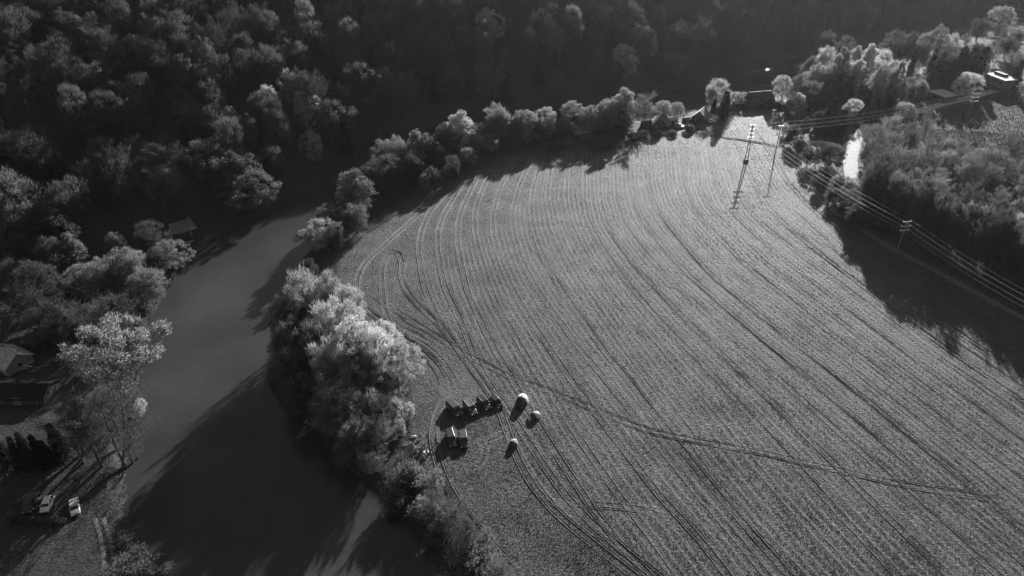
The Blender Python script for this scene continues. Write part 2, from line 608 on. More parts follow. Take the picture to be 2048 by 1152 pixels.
def rut(line, amp, width=1.0, keep=None):
    """one wheel rut: two low berms with a hollow between, following the ground"""
    global rut_n
    line = np.asarray(line)
    d = np.gradient(line, axis=0)
    d /= np.linalg.norm(d, axis=1)[:, None] + 1e-9
    nrm = np.stack([-d[:, 1], d[:, 0]], 1)
    n = len(line)
    mod = np.clip(np.interp(np.arange(n), np.arange(0, n + 6, 6), rng.uniform(0.55, 1.3, len(np.arange(0, n + 6, 6)))), 0.2, 1.4)
    end = np.clip(np.minimum(np.arange(n), np.arange(n)[::-1]) / 6.0, 0, 1)
    base = terrain(line[:, 0], line[:, 1])
    for off, h, wn_ in PROF:
        jit = rng.normal(0, 0.03, n)
        p = line + nrm * (off * width + jit)[:, None]
        hh = h * amp * mod * end if h > 0.03 else (np.full(n, h) if h < 0 else h * np.ones(n))
        hh = np.where(end < 0.02, -0.08, hh)
        RV.append(np.c_[p, base + hh])
        RC.append(np.clip(wn_ * (0.45 + 0.75 * amp) * mod, -0.6, 0.9) * end)
        RM.append((abs(off) < 0.25) & (rng.rand(n) < min(1.0, 0.5 + amp)))
    k = len(PROF)
    for j in range(k - 1):
        a = rut_n + j * n + np.arange(n - 1)
        RF.append(np.stack([a, a + 1, a + n + 1, a + n], 1))
    rut_n += k * n


def clip_to(line, poly):
    ins_ = inside(line, poly)
    runs, cur = [], []
    for p, i in zip(line, ins_):
        if i:
            cur.append(p)
        elif cur:
            runs.append(np.array(cur)); cur = []
    if cur:
        runs.append(np.array(cur))
    return [r for r in runs if len(r) > 8]


for xx, top, amp in rut_lines:
    L = np.stack([xx, gyv], 1)[(gyv < top + 4)]
    for r_ in clip_to(L, field_poly):
        d = np.gradient(r_, axis=0); d /= np.linalg.norm(d, axis=1)[:, None]
        nn = np.stack([-d[:, 1], d[:, 0]], 1)
        for sgn in (-0.78, 0.78):
            rut(r_ + nn * sgn + rng.normal(0, 0.03, r_.shape), 0.8 * amp * rng.uniform(0.7, 1.15), 0.74)

TRACKS = [
    ([(776, 608), (822, 639), (888, 680), (954, 718), (1029, 755), (1104, 783), (1172, 811), (1241, 839), (1300, 861), (1375, 877), (1459, 892), (1544, 908), (1625, 927), (1720, 948), (1814, 970), (1920, 986), (2060, 1010)], 0.75),
    ([(860, 410), (812, 451), (763, 495), (729, 529), (715, 558), (715, 583), (726, 608), (748, 629), (775, 650), (800, 668), (835, 696), (866, 724), (885, 755), (893, 785)], 1.1),
    ([(812, 670), (850, 690), (885, 720), (905, 750), (925, 785)], 1.0),
    ([(760, 503), (791, 504), (804, 522), (804, 551), (816, 583), (848, 620), (885, 655), (916, 695), (950, 740), (985, 790)], 1.1),
    ([(776, 508), (766, 536), (766, 583), (770, 615), (778, 640), (800, 664)], 0.9),
    ([(740, 580), (776, 612), (815, 650), (850, 668), (890, 690)], 0.8),
    ([(915, 930), (935, 936), (952, 932), (966, 917), (970, 897), (962, 880)], 0.7),
    ([(960, 885), (985, 877), (1008, 866), (1026, 848), (1030, 825)], 0.7),
    ([(885, 800), (872, 840), (868, 870), (880, 930), (905, 985), (945, 1045), (1000, 1110), (1040, 1152)], 1.4),
    ([(1120, 1000), (1180, 1008), (1240, 1012), (1290, 1020), (1330, 1040)], 0.8),
    ([(1394, 261), (1450, 276), (1500, 283), (1544, 292), (1566, 302)], 1.1),
]


def spline(pts, step=1.0):
    P = np.asarray(pts, float)
    d = np.r_[0, np.cumsum(np.linalg.norm(np.diff(P, axis=0), axis=1))]
    n = max(int(d[-1] / step), 4)
    t = np.linspace(0, d[-1], n)
    m = np.gradient(P, d, axis=0)
    i = np.clip(np.searchsorted(d, t) - 1, 0, len(P) - 2)
    h = (d[i + 1] - d[i])[:, None]
    s = ((t - d[i]) / (d[i + 1] - d[i]))[:, None]
    return ((2 * s**3 - 3 * s**2 + 1) * P[i] + (s**3 - 2 * s**2 + s) * h * m[i] + (-2 * s**3 + 3 * s**2) * P[i + 1] + (s**3 - s**2) * h * m[i + 1])


for pts, amp in TRACKS:
    L = spline(GL(pts))
    d = np.gradient(L, axis=0); d /= np.linalg.norm(d, axis=1)[:, None]
    nn = np.stack([-d[:, 1], d[:, 0]], 1)
    for sgn in (-0.8, 0.8):
        rut(L + nn * sgn, 0.8 * amp, 0.7)

rut_me = np_mesh('wheel_ruts', np.concatenate(RV), np.concatenate(RF), GROUND, True)
a_ = rut_me.attributes.new('meadow', 'FLOAT', 'POINT')
a_.data.foreach_set('value', np.ones(len(rut_me.vertices), np.float32))
a_ = rut_me.attributes.new('worn', 'FLOAT', 'POINT')
a_.data.foreach_set('value', np.concatenate(RC).astype(np.float32))
RUT_PTS = np.concatenate(RV)[:, :2]
ruts = bpy.data.objects.new('wheel_ruts', rut_me)
COL.objects.link(ruts)
tag(ruts, kind='structure')


def ribbon(name, pts_px, width, material, lift=0.03, step=1.5, edge=0.0, crown=0.0):
    L = spline(GL(pts_px), step)
    d = np.gradient(L, axis=0); d /= np.linalg.norm(d, axis=1)[:, None]
    nn = np.stack([-d[:, 1], d[:, 0]], 1)
    n = len(L)
    VV, FF = [], []
    offs = np.linspace(-0.5, 0.5, 7)
    for k, o in enumerate(offs):
        w = np.full(n, width)
        if abs(o) > 0.4:
            w = w + rng.normal(0, edge, n)
        p = L + nn * (o * w)[:, None]
        VV.append(np.c_[p, terrain(p[:, 0], p[:, 1]) + lift + crown * (1 - 4 * o * o) - (0.1 if abs(o) > 0.45 else 0)])
        if k:
            a = (k - 1) * n + np.arange(n - 1)
            FF.append(np.stack([a, a + 1, a + n + 1, a + n], 1))
    o = bpy.data.objects.new(name, np_mesh(name, np.concatenate(VV), np.concatenate(FF), material, True))
    COL.objects.link(o)
    return tag(o, kind='structure')


EARTH = mat('pale_earth', 0.30, 0.85, 0.2, 0.3, 1.2, 0.08)
GRAVEL = mat('pale_gravel', 0.48, 0.8, 0.3, 0.25, 0.8, 0.05)
ASPHALT = mat('asphalt', 0.07, 0.8, 0.4, 0.3, 1.0, 0.02)
CONC = mat('concrete', 0.42, 0.8, 0.3, 0.2, 0.8, 0.02)
for k, off in enumerate(((0, 0), (4, -3))):
    ribbon('dirt_track', [(1540 + off[0], 291 + off[1]), (1566 + off[0], 300 + off[1]), (1588 + off[0], 325 + off[1]), (1612 + off[0], 364 + off[1]), (1642 + off[0], 399 + off[1]),
                          (1675 + off[0], 429 + off[1]), (1731 + off[0], 467 + off[1]), (1794 + off[0], 504 + off[1]), (1840 + off[0], 528 + off[1]), (1900 + off[0], 560 + off[1]), (2060 + off[0], 645 + off[1])],
           0.55, EARTH, 0.05, 1.0, 0.05)
for off in (0, 17):
    ribbon('dirt_track', [(188 + off, 1035), (196 + off, 1060), (203 + off * 1.1, 1090), (208 + off * 1.15, 1130), (210 + off * 1.2, 1180)], 0.9, mat('trodden_earth', 0.15, 0.9, 0.2, 0.55, 0.9, 0.1), 0.05, 0.5, 0.1)
ribbon('gravel_road', [(1716, 420), (1708, 385), (1704, 357), (1701, 320), (1706, 296), (1722, 268), (1745, 250), (1786, 239), (1830, 230)], 5.2, GRAVEL, 0.22, 1.5, 0.15)
ribbon('road', [(1800, 238), (1870, 222), (1912, 216), (1994, 201), (2060, 189), (2300, 140)], 4.6, GRAVEL, 0.10, 2.0, 0.05)
ribbon('asphalt_road', [(1700, 246), (1780, 228), (1870, 211), (1930, 200), (2048, 178), (2300, 128)], 5.0, ASPHALT, 0.09, 2.0, 0.05)
ribbon('riverside_path', [(1262, 243), (1310, 236), (1350, 229), (1395, 221)], 5.0, CONC, 0.15, 1.5, 0.1)


# ------------------------------------------------------------------ meadow grass: short tufts, thinner in the wheel ruts
def swath(P):
    """metres across the mowing passes (roughly), counted from the leftmost pass"""
    idx = np.clip(P[:, 1] - gyv[0], 0, len(gyv) - 1.001)
    i0 = idx.astype(int)
    f = idx - i0
    X_ = np.stack([g[0][i0] * (1 - f) + g[0][i0 + 1] * f for g in gxs], 1)
    X_ = np.maximum.accumulate(X_ + np.arange(X_.shape[1]) * 1e-3, axis=1)
    u = np.zeros(len(P))
    steps = np.array([1 + b for b in BETW]) * 5.0
    cum = np.r_[0, np.cumsum(steps)]
    u = np.where(P[:, 0] < X_[:, 0], P[:, 0] - X_[:, 0], 0.0)
    for k in range(X_.shape[1] - 1):
        t = (P[:, 0] - X_[:, k]) / (X_[:, k + 1] - X_[:, k] + 1e-6)
        m = (t >= 0) & (t < 1)
        u[m] = cum[k] + t[m] * steps[k]
    m = P[:, 0] >= X_[:, -1]
    u[m] = cum[-1] + (P[:, 0] - X_[:, -1])[m]
    return u


def meadow_grass(n):
    r = np.random.RandomState(91)
    # half of the tufts even over the ground, half even over the view
    lo, hi = np.array([-75.0, 66.0]), np.array([175.0, 345.0])
    A = lo + r.rand(int(n * 0.5), 2) * (hi - lo)
    pxs = np.c_[r.uniform(640, 2090, n), r.uniform(210, 1190, n)]
    u_, v_ = pxs[:, 0] - 1024, 576 - pxs[:, 1]
    dz = -FPX * SP + v_ * CP
    t = -CAM_H / dz
    B = np.c_[u_ * t, (FPX * CP + v_ * SP) * t]
    P = np.concatenate([A, B])
    P = P[inside(P, field_poly)]
    # keep the ruts bare
    cell_ = 0.22
    gx0 = np.array([-140.0, 50.0])
    shape = (1800, 1500)
    occ_ = np.zeros(shape, bool)
    q = ((RUT_PTS - gx0) / cell_).astype(int)
    okq = (q[:, 0] >= 0) & (q[:, 0] < shape[0]) & (q[:, 1] >= 0) & (q[:, 1] < shape[1])
    q = q[okq]
    rr = np.concatenate(RM)[okq]
    for dx in (0, 1):
        for dy in (-2, -1, 0, 1, 2):
            occ_[np.clip(q[rr][:, 0] + dx, 0, shape[0] - 1), np.clip(q[rr][:, 1] + dy, 0, shape[1] - 1)] = True
    pi = ((P - gx0) / cell_).astype(int)
    pi = np.clip(pi, 0, np.array(shape) - 1)
    inrut = occ_[pi[:, 0], pi[:, 1]]
    keep = ~inrut | (r.rand(len(P)) < 0.08)
    u = swath(P)
    patch = wob(P[:, 0], P[:, 1], 26, 12) + 0.7 * wob(P[:, 0], P[:, 1], 9, 13)
    row = 0.5 + 0.5 * np.sin(u * 2 * math.pi / 1.25 + 1.5 * wob(P[:, 0], P[:, 1], 30, 14))
    row2 = 0.5 + 0.5 * np.sin(u * 2 * math.pi / 2.5 + 0.7)
    keep &= r.rand(len(P)) < np.clip(0.62 + 0.22 * patch + 0.04 * (row - 0.5) + 0.06 * (row2 - .5), 0.15, 1)
    P, row, row2, patch = P[keep], row[keep], row2[keep], patch[keep]
    m = len(P)
    h = (0.145 + 0.016 * row + 0.02 * row2 + 0.05 * np.clip(patch, -1, 1)) * r.uniform(0.5, 1.5, m)
    w = r.uniform(0.10, 0.26, m)
    a = r.rand(m) * 6.283
    S = np.c_[np.cos(a), np.sin(a), np.zeros(m)]
    L = np.c_[r.normal(0, 0.35, (m, 2)), np.ones(m)]
    base = np.c_[P, terrain(P[:, 0], P[:, 1]) - 0.02]
    V_ = np.stack([base - S * w[:, None] / 2, base + S * w[:, None] / 2, base + L * h[:, None]], 1).reshape(-1, 3)
    me = bpy.data.meshes.new('meadow_grass')
    me.vertices.add(len(V_)); me.vertices.foreach_set('co', V_.astype(np.float32).ravel())
    me.loops.add(len(V_)); me.loops.foreach_set('vertex_index', np.arange(len(V_), dtype=np.int32))
    me.polygons.add(m); me.polygons.foreach_set('loop_start', np.arange(0, 3 * m, 3, dtype=np.int32)); me.polygons.foreach_set('loop_total', np.full(m, 3, np.int32))
    me.update(calc_edges=True)
    me.materials.append(GRASS)
    o = bpy.data.objects.new('meadow_grass', me)
    COL.objects.link(o)
    o['tone'] = 0.16
    tag(o, 'short mown grass in curving rows covering the field', 'grass', kind='stuff')
    print('grass tufts', m)


GRASS = leaf_mat('grass_blade', 0.05, 0.4)
meadow_grass(600000)

# ------------------------------------------------------------------ trees
class TB:
    """tree builder: tubes for wood, slivers (narrow rhombs) for foliage and twigs"""

    def __init__(s, seed):
        s.r = np.random.RandomState(seed)
        s.tv, s.tf, s.tn = [], [], 0
        s.sl = []

    def tube(s, pts, rad, n=5):
        pts = np.asarray(pts, float)
        d = np.gradient(pts, axis=0)
        d /= np.linalg.norm(d, axis=1)[:, None] + 1e-9
        ref = np.where(np.abs(d[:, 2:3]) > 0.9, np.array([[1.0, 0, 0]]), np.array([[0, 0, 1.0]]))
        a = np.cross(d, ref); a /= np.linalg.norm(a, axis=1)[:, None] + 1e-9
        b = np.cross(d, a)
        k = len(pts)
        w = np.arange(n) * 2 * math.pi / n
        ring = pts[:, None, :] + (a[:, None, :] * np.cos(w)[None, :, None] + b[:, None, :] * np.sin(w)[None, :, None]) * np.asarray(rad)[:, None, None]
        s.tv.append(ring.reshape(-1, 3))
        i = (np.arange(k - 1)[:, None] * n + np.arange(n)[None, :]).ravel()
        j = (np.arange(k - 1)[:, None] * n + (np.arange(n)[None, :] + 1) % n).ravel()
        s.tf.append(np.stack([i, j, j + n, i + n], 1) + s.tn)
        s.tn += k * n

    def slivers(s, P, D, L, W):
        n = len(P)
        D = D / (np.linalg.norm(D, axis=1)[:, None] + 1e-9)
        Q = s.r.normal(size=(n, 3))
        S = np.cross(D, Q); S /= np.linalg.norm(S, axis=1)[:, None] + 1e-9
        L = np.asarray(L)[:, None]; W = np.asarray(W)[:, None]
        m = P + D * L * 0.45
        s.sl.append(np.stack([P, m + S * W / 2, P + D * L, m - S * W / 2], 1).reshape(-1, 3))

    def bez(s, a, c, b, n=6):
        t = np.linspace(0, 1, n)[:, None]
        return (1 - t) ** 2 * a + 2 * t * (1 - t) * c + t * t * b

    def meshes(s, name, leafmat):
        tm = np_mesh(name + '_trunk', np.concatenate(s.tv), np.concatenate(s.tf), BARK, True)
        sv = np.concatenate(s.sl)
        cm = np_mesh(name + '_crown', sv, np.arange(len(sv)).reshape(-1, 4), leafmat)
        return tm, cm


def broadleaf(name, seed, H=15.0, Rw=5.0, z0=0.28, point=0.0, ncl=110, nsl=75, sl=0.42, sw=0.22, up=0.5, spread=0.8,
              interior=0.25, lobes=0.2, limbs=7, crad=0.2, leafmat=None, stems=1, tr=0.28):
    t = TB(seed)
    r = t.r
    zc, Rz = H * (1 + z0) / 2, H * (1 - z0) / 2
    n = int(ncl * 1.25)
    k = np.arange(n) + 0.5
    ph = np.arccos(1 - 2 * k / n); thh = math.pi * (1 + 5 ** 0.5) * k
    d = np.stack([np.cos(thh) * np.sin(ph), np.sin(thh) * np.sin(ph), np.cos(ph)], 1) + r.normal(0, 0.09, (n, 3))
    d /= np.linalg.norm(d, axis=1)[:, None]
    lob = np.ones(n)
    for _ in range(6):
        q = r.normal(size=3); q /= np.linalg.norm(q)
        lob += lobes * np.clip((d @ q - 0.55) / 0.45, 0, 1) * r.choice([-0.8, 1.0])
    f = r.uniform(0.78, 0.98, n) * lob
    inner = r.rand(n) < interior
    f[inner] *= r.uniform(0.4, 0.8, inner.sum())
    C = np.stack([d[:, 0] * Rw * f, d[:, 1] * Rw * f, zc + d[:, 2] * Rz * np.minimum(f, 1.03)], 1)
    rel = (C[:, 2] - z0 * H) / (H - z0 * H)
    C[:, :2] *= (1 - point * np.clip(rel, 0, 1))[:, None]
    C = C[rel > 0.04]
    r.shuffle(C)
    C = C[:ncl]
    ncl = len(C)
    rc = Rw * crad * r.uniform(0.45, 1.6, ncl)
    # wood
    lean = r.normal(0, 0.03 * H, 2)
    for st in range(stems):
        base = np.array([0, 0, -0.4]) if stems == 1 else np.array([r.normal(0, 0.5), r.normal(0, 0.5), -0.4])
        topp = np.array([lean[0] + (r.normal(0, 0.12 * H) if stems > 1 else 0), lean[1] + (r.normal(0, 0.12 * H) if stems > 1 else 0), H * 0.86])
        mid = (base + topp) / 2 + np.r_[r.normal(0, 0.3, 2), 0]
        tp = t.bez(base, mid, topp, 10)
        t.tube(tp, np.linspace(tr, 0.04, 10) * (1 if stems == 1 else 0.7), 7)
    ld = np.stack([np.cos(np.arange(limbs) * 2.4 + r.rand() * 6), np.sin(np.arange(limbs) * 2.4 + r.rand() * 6), np.zeros(limbs)], 1)
    lh = np.linspace(0.3, 0.7, limbs)
    ends = []
    for i in range(limbs):
        a = t.bez(np.zeros(3), np.array([lean[0] / 2, lean[1] / 2, H * 0.4]), np.array([lean[0], lean[1], H * 0.86]), 20)[int(lh[i] * 19)]
        e = np.array([0, 0, zc]) + ld[i] * Rw * 0.55 + np.array([0, 0, (lh[i] - 0.45) * H * 0.75])
        c = (a + e) / 2 + np.array([0, 0, -0.05 * H])
        pp = t.bez(a, c, e, 7)
        t.tube(pp, np.linspace(tr * 0.5, tr * 0.18, 7), 5)
        ends.append(pp)
    ends_c = np.array([p[-1] for p in ends])
    for c in C:
        i = np.argmin(((ends_c - c) ** 2).sum(1))
        a = ends[i][r.randint(3, 7)]
        m = (a + c) / 2 + np.array([0, 0, -0.02 * H]) + r.normal(0, 0.15, 3)
        t.tube(t.bez(a, m, c, 4), np.linspace(tr * 0.17, 0.02, 4), 3)
    # foliage
    idx = np.repeat(np.arange(ncl), (nsl * (rc / rc.mean()) ** 1.5).astype(int) + 8)
    m = len(idx)
    g = r.normal(size=(m, 3))
    g /= np.linalg.norm(g, axis=1)[:, None]
    g *= (r.rand(m) ** 0.45)[:, None]
    P = C[idx] + g * rc[idx][:, None] * np.array([1, 1, 0.8])
    out = P - np.array([0, 0, zc - 0.1 * H]); out /= np.linalg.norm(out, axis=1)[:, None] + 1e-9
    D = out * 0.6 + np.array([0, 0, up]) + r.normal(0, spread, (m, 3))
    t.slivers(P, D, sl * r.uniform(0.6, 1.4, m), sw * r.uniform(0.6, 1.3, m))
    # shoots that stick out of the crown and fray its outline
    oi_ = np.repeat(np.arange(ncl), 9)
    od = C[oi_] - np.array([0, 0, zc - 0.15 * H]); od /= np.linalg.norm(od, axis=1)[:, None] + 1e-9
    P3 = C[oi_] + r.normal(0, 0.4, (len(oi_), 3)) * rc[oi_][:, None]
    t.slivers(P3, od + np.array([0, 0, 0.5]) + r.normal(0, 0.35, (len(oi_), 3)), np.minimum(rc[oi_] * r.uniform(0.7, 1.6, len(oi_)), 0.062 * H), np.full(len(oi_), 0.012 * Rw) * r.uniform(0.7, 1.6, len(oi_)))
    return t.meshes(name, leafmat or LEAF), 2 * Rw * 1.02, H


def bare_tree(name, seed, H=14.0, Rw=3.6, stems=1, tw=0.06, ntw=9, leaf=0.35, upl=1.1, tr=0.24):
    t = TB(seed)
    r = t.r
    P_, D_, L_, W_ = [], [], [], []
    for st in range(stems):
        base = np.array([r.normal(0, 0.7), r.normal(0, 0.7), -0.4]) if stems > 1 else np.array([0, 0, -0.4])
        top = np.array([base[0] + r.normal(0, Rw * 0.35), base[1] + r.normal(0, Rw * 0.35), H * r.uniform(0.88, 0.98)])
        tp = t.bez(base, (base + top) / 2 + np.r_[r.normal(0, 0.5, 2), 0], top, 12)
        t.tube(tp, np.linspace(tr, 0.03, 12), 6)
        nb = int(26 / max(1, stems * 0.55))
        for i in range(nb):
            f = 0.28 + 0.7 * (i + r.rand()) / nb
            a = tp[int(f * 11)]
            an = r.rand() * 6.283
            ln = Rw * (1.05 - 0.65 * abs(f - 0.45)) * r.uniform(0.6, 1.1) * (1.15 - f * 0.55)
            e = a + np.array([math.cos(an) * ln, math.sin(an) * ln, ln * upl * r.uniform(0.6, 1.3)])
            e[2] = min(e[2], H)
            c = (a + e) / 2 + np.array([math.cos(an) * ln * 0.15, math.sin(an) * ln * 0.15, -0.15 * ln])
            bp = t.bez(a, c, e, 7)
            t.tube(bp, np.linspace(tr * 0.3 * (1.1 - f), 0.018, 7), 4)
            for q in range(9):
                a2 = bp[min(6, 1 + int(q * 0.68))]
                an2 = an + r.normal(0, 0.9)
                l2 = ln * r.uniform(0.25, 0.5)
                e2 = a2 + np.array([math.cos(an2) * l2, math.sin(an2) * l2, l2 * r.uniform(0.5, 1.6)])
                b2 = t.bez(a2, (a2 + e2) / 2 + r.normal(0, 0.08, 3), e2, 4)
                t.tube(b2, np.linspace(0.032, 0.012, 4), 3)
                for z in range(ntw):
                    u = r.rand()
                    p = b2[0] * (1 - u) + b2[3] * u
                    P_.append(p); D_.append((e2 - a2) / l2 * 0.6 + r.normal(0, 0.5, 3) + np.array([0, 0, 0.5]))
                    L_.append(r.uniform(0.6, 1.5)); W_.append(tw * r.uniform(0.7, 1.3))
                    if r.rand() < leaf:
                        P_.append(p + r.normal(0, 0.35, 3)); D_.append(r.normal(0, 1, 3) + np.array([0, 0, 0.4]))
                        L_.append(r.uniform(0.2, 0.45)); W_.append(r.uniform(0.1, 0.2))
    t.slivers(np.array(P_), np.array(D_), np.array(L_), np.array(W_))
    return t.meshes(name, TWIG), 2 * Rw, H


def conifer(name, seed, H=14.0, Rw=2.6):
    t = TB(seed)
    r = t.r
    t.tube(np.array([[0, 0, z] for z in np.linspace(-0.4, H * 0.97, 8)]), np.linspace(0.22, 0.02, 8), 6)
    P_, D_, L_, W_ = [], [], [], []
    z = 0.06 * H
    while z < H * 0.985:
        f = 1 - z / H
        rad = Rw * (f ** 0.85) * r.uniform(0.82, 1.12) + 0.12
        nb = 9 if f > 0.25 else 6
        a0 = r.rand() * 6.28
        for b in range(nb):
            an = a0 + b * 6.283 / nb + r.normal(0, 0.18)
            ln = rad * r.uniform(0.75, 1.15)
            dv = np.array([math.cos(an), math.sin(an), 0])
            droop = 0.25 + 0.3 * f
            npt = max(5, int(ln * 9))
            for q in range(npt):
                u = (q + r.rand()) / npt
                p = np.array([0, 0, z]) + dv * ln * u + np.array([0, 0, -droop * ln * u * u + 0.1 * ln * u])
                P_.append(p + r.normal(0, 0.05, 3))
                sd = np.array([-dv[1], dv[0], 0]) * r.choice([-1, 1])
                D_.append(dv * 0.7 + sd * r.uniform(0.2, 1.0) + np.array([0, 0, -0.3 + r.normal(0, 0.25)]))
                L_.append((0.75 - 0.4 * u) * r.uniform(0.7, 1.3)); W_.append(r.uniform(0.14, 0.26))
        z += 0.42 * (0.55 + 0.6 * f)
    t.slivers(np.array(P_), np.array(D_), np.array(L_), np.array(W_))
    P2_ = np.array([[0, 0, H * 0.95]] * 6) + r.normal(0, 0.05, (6, 3))
    t.slivers(P2_, np.array([[0, 0, 1.0]] * 6) + r.normal(0, 0.15, (6, 3)), np.full(6, 0.06 * H), np.full(6, 0.12))
    return t.meshes(name, NEEDLE), 2 * Rw, H


PROTO = {
    'round': [broadleaf('round_a', 11, 15, 5.2, 0.14, ncl=120, nsl=95, sl=0.42, sw=0.2, lobes=0.45, crad=0.19),
              broadleaf('round_b', 12, 14, 5.6, 0.12, ncl=120, nsl=95, sl=0.42, sw=0.2, lobes=0.55, crad=0.2),
              broadleaf('round_c', 13, 15, 4.6, 0.12, ncl=110, nsl=95, sl=0.42, sw=0.2, lobes=0.5, crad=0.2)],
    'wispy': [broadleaf('wispy_a', 21, 15, 4.8, 0.1, point=0.15, ncl=130, nsl=62, sl=1.0, sw=0.10, up=1.0, spread=0.5, interior=0.4, crad=0.22, lobes=0.45, stems=2),
              broadleaf('wispy_b', 22, 14, 5.2, 0.08, ncl=130, nsl=62, sl=1.0, sw=0.10, up=0.9, spread=0.55, interior=0.4, crad=0.22, lobes=0.55, stems=3),
              broadleaf('wispy_c', 23, 15, 4.4, 0.1, point=0.3, ncl=120, nsl=62, sl=0.9, sw=0.10, up=1.1, spread=0.5, interior=0.4, crad=0.22, lobes=0.4, stems=1)],
    'cone': [broadleaf('cone_a', 31, 17, 4.6, 0.12, point=0.62, ncl=140, nsl=70, sl=0.5, sw=0.2, up=0.2, spread=0.8, lobes=0.15, crad=0.19),
             broadleaf('cone_b', 32, 17, 4.2, 0.12, point=0.5, ncl=130, nsl=70, sl=0.5, sw=0.2, up=0.3, spread=0.8, lobes=0.25, crad=0.2)],
    'bare': [bare_tree('bare_a', 41), bare_tree('bare_b', 42, 14, 4.2, stems=2, tr=0.2), bare_tree('bare_c', 43, 14, 3.2, stems=3, tr=0.16, upl=1.6)],
    'barebig': [bare_tree('bare_big_a', 44, 25, 6.5, stems=3, tw=0.06, ntw=11, leaf=0.5, tr=0.26), bare_tree('bare_big_b', 45, 25, 5.5, stems=2, tw=0.06, ntw=11, leaf=0.5, tr=0.26)],
    'conifer': [conifer('conifer_a', 51), conifer('conifer_b', 52, 14, 2.2)],
    'shrub': [broadleaf('shrub_a', 61, 3.2, 1.9, 0.0, ncl=36, nsl=50, sl=0.45, sw=0.13, up=0.8, interior=0.4, limbs=5, crad=0.28, stems=3, tr=0.07),
              broadleaf('shrub_b', 62, 2.8, 2.1, 0.0, ncl=36, nsl=50, sl=0.38, sw=0.16, up=0.6, interior=0.4, limbs=5, crad=0.28, lobes=0.35, stems=3, tr=0.07)],
    'dome': [broadleaf('dome_a', 71, 16, 4.6, 0.42, ncl=64, nsl=170, sl=0.36, sw=0.19, up=0.35, lobes=0.5, interior=0.1, crad=0.21, limbs=9, tr=0.4)],
}
tree_count = {}
trng = random.Random(7)
NAMES = {'round': 'leafed_tree', 'wispy': 'half_leafed_tree', 'cone': 'pointed_tree', 'bare': 'bare_tree', 'barebig': 'bare_tree', 'conifer': 'conifer_tree', 'shrub': 'shrub', 'dome': 'domed_tree'}
CATS = {'shrub': 'shrub'}
PLACED = []


def place_tree(kind, pos, width, height, tone, label, group=None, name=None, rz=None, lean=0.03):
    (tm, cm), w0, h0 = PROTO[kind][trng.randrange(len(PROTO[kind]))]
    nm = name or NAMES[kind]
    o = bpy.data.objects.new(nm, None)
    o.empty_display_size = 0.5
    COL.objects.link(o)
    o.location = (pos[0], pos[1], pos[2] - 0.05)
    o.rotation_euler = (trng.gauss(0, lean), trng.gauss(0, lean), trng.uniform(0, 6.283) if rz is None else rz)
    sx = width / w0
    o.scale = (sx, sx, height / h0)
    tag(o, label, CATS.get(kind, 'tree'), group)
    for pn, me in (('trunk', tm), ('crown', cm)):
        c = bpy.data.objects.new(pn if not (pn == 'trunk' and kind == 'shrub') else 'stem', me)
        COL.objects.link(c)
        c.parent = o
        if pn == 'crown':
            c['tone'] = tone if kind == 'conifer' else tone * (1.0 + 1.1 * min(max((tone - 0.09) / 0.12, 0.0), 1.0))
    PLACED.append((pos[0], pos[1], width))
    return o


def px_tree(kind, tx, ty, wpx, h, tone, label, group=None, **kw):
    """tree of height h whose top is seen at (tx, ty) and whose crown is wpx photo pixels wide"""
    p = GT(tx, ty, h * 0.97)
    for _ in range(14):
        if not inside(p[None, :2], river_poly)[0]:
            break
        h *= 0.94
        p = GT(tx, ty, h * 0.97)
    dep = p[1] * CP - (p[2] + h * 0.6 - CAM_H) * SP
    return place_tree(kind, p, min(wpx * dep / FPX, h * 0.82 if kind != 'shrub' else h * 2.2) * (1.25 if kind == 'conifer' else 1.0), h, tone, label, group, **kw)


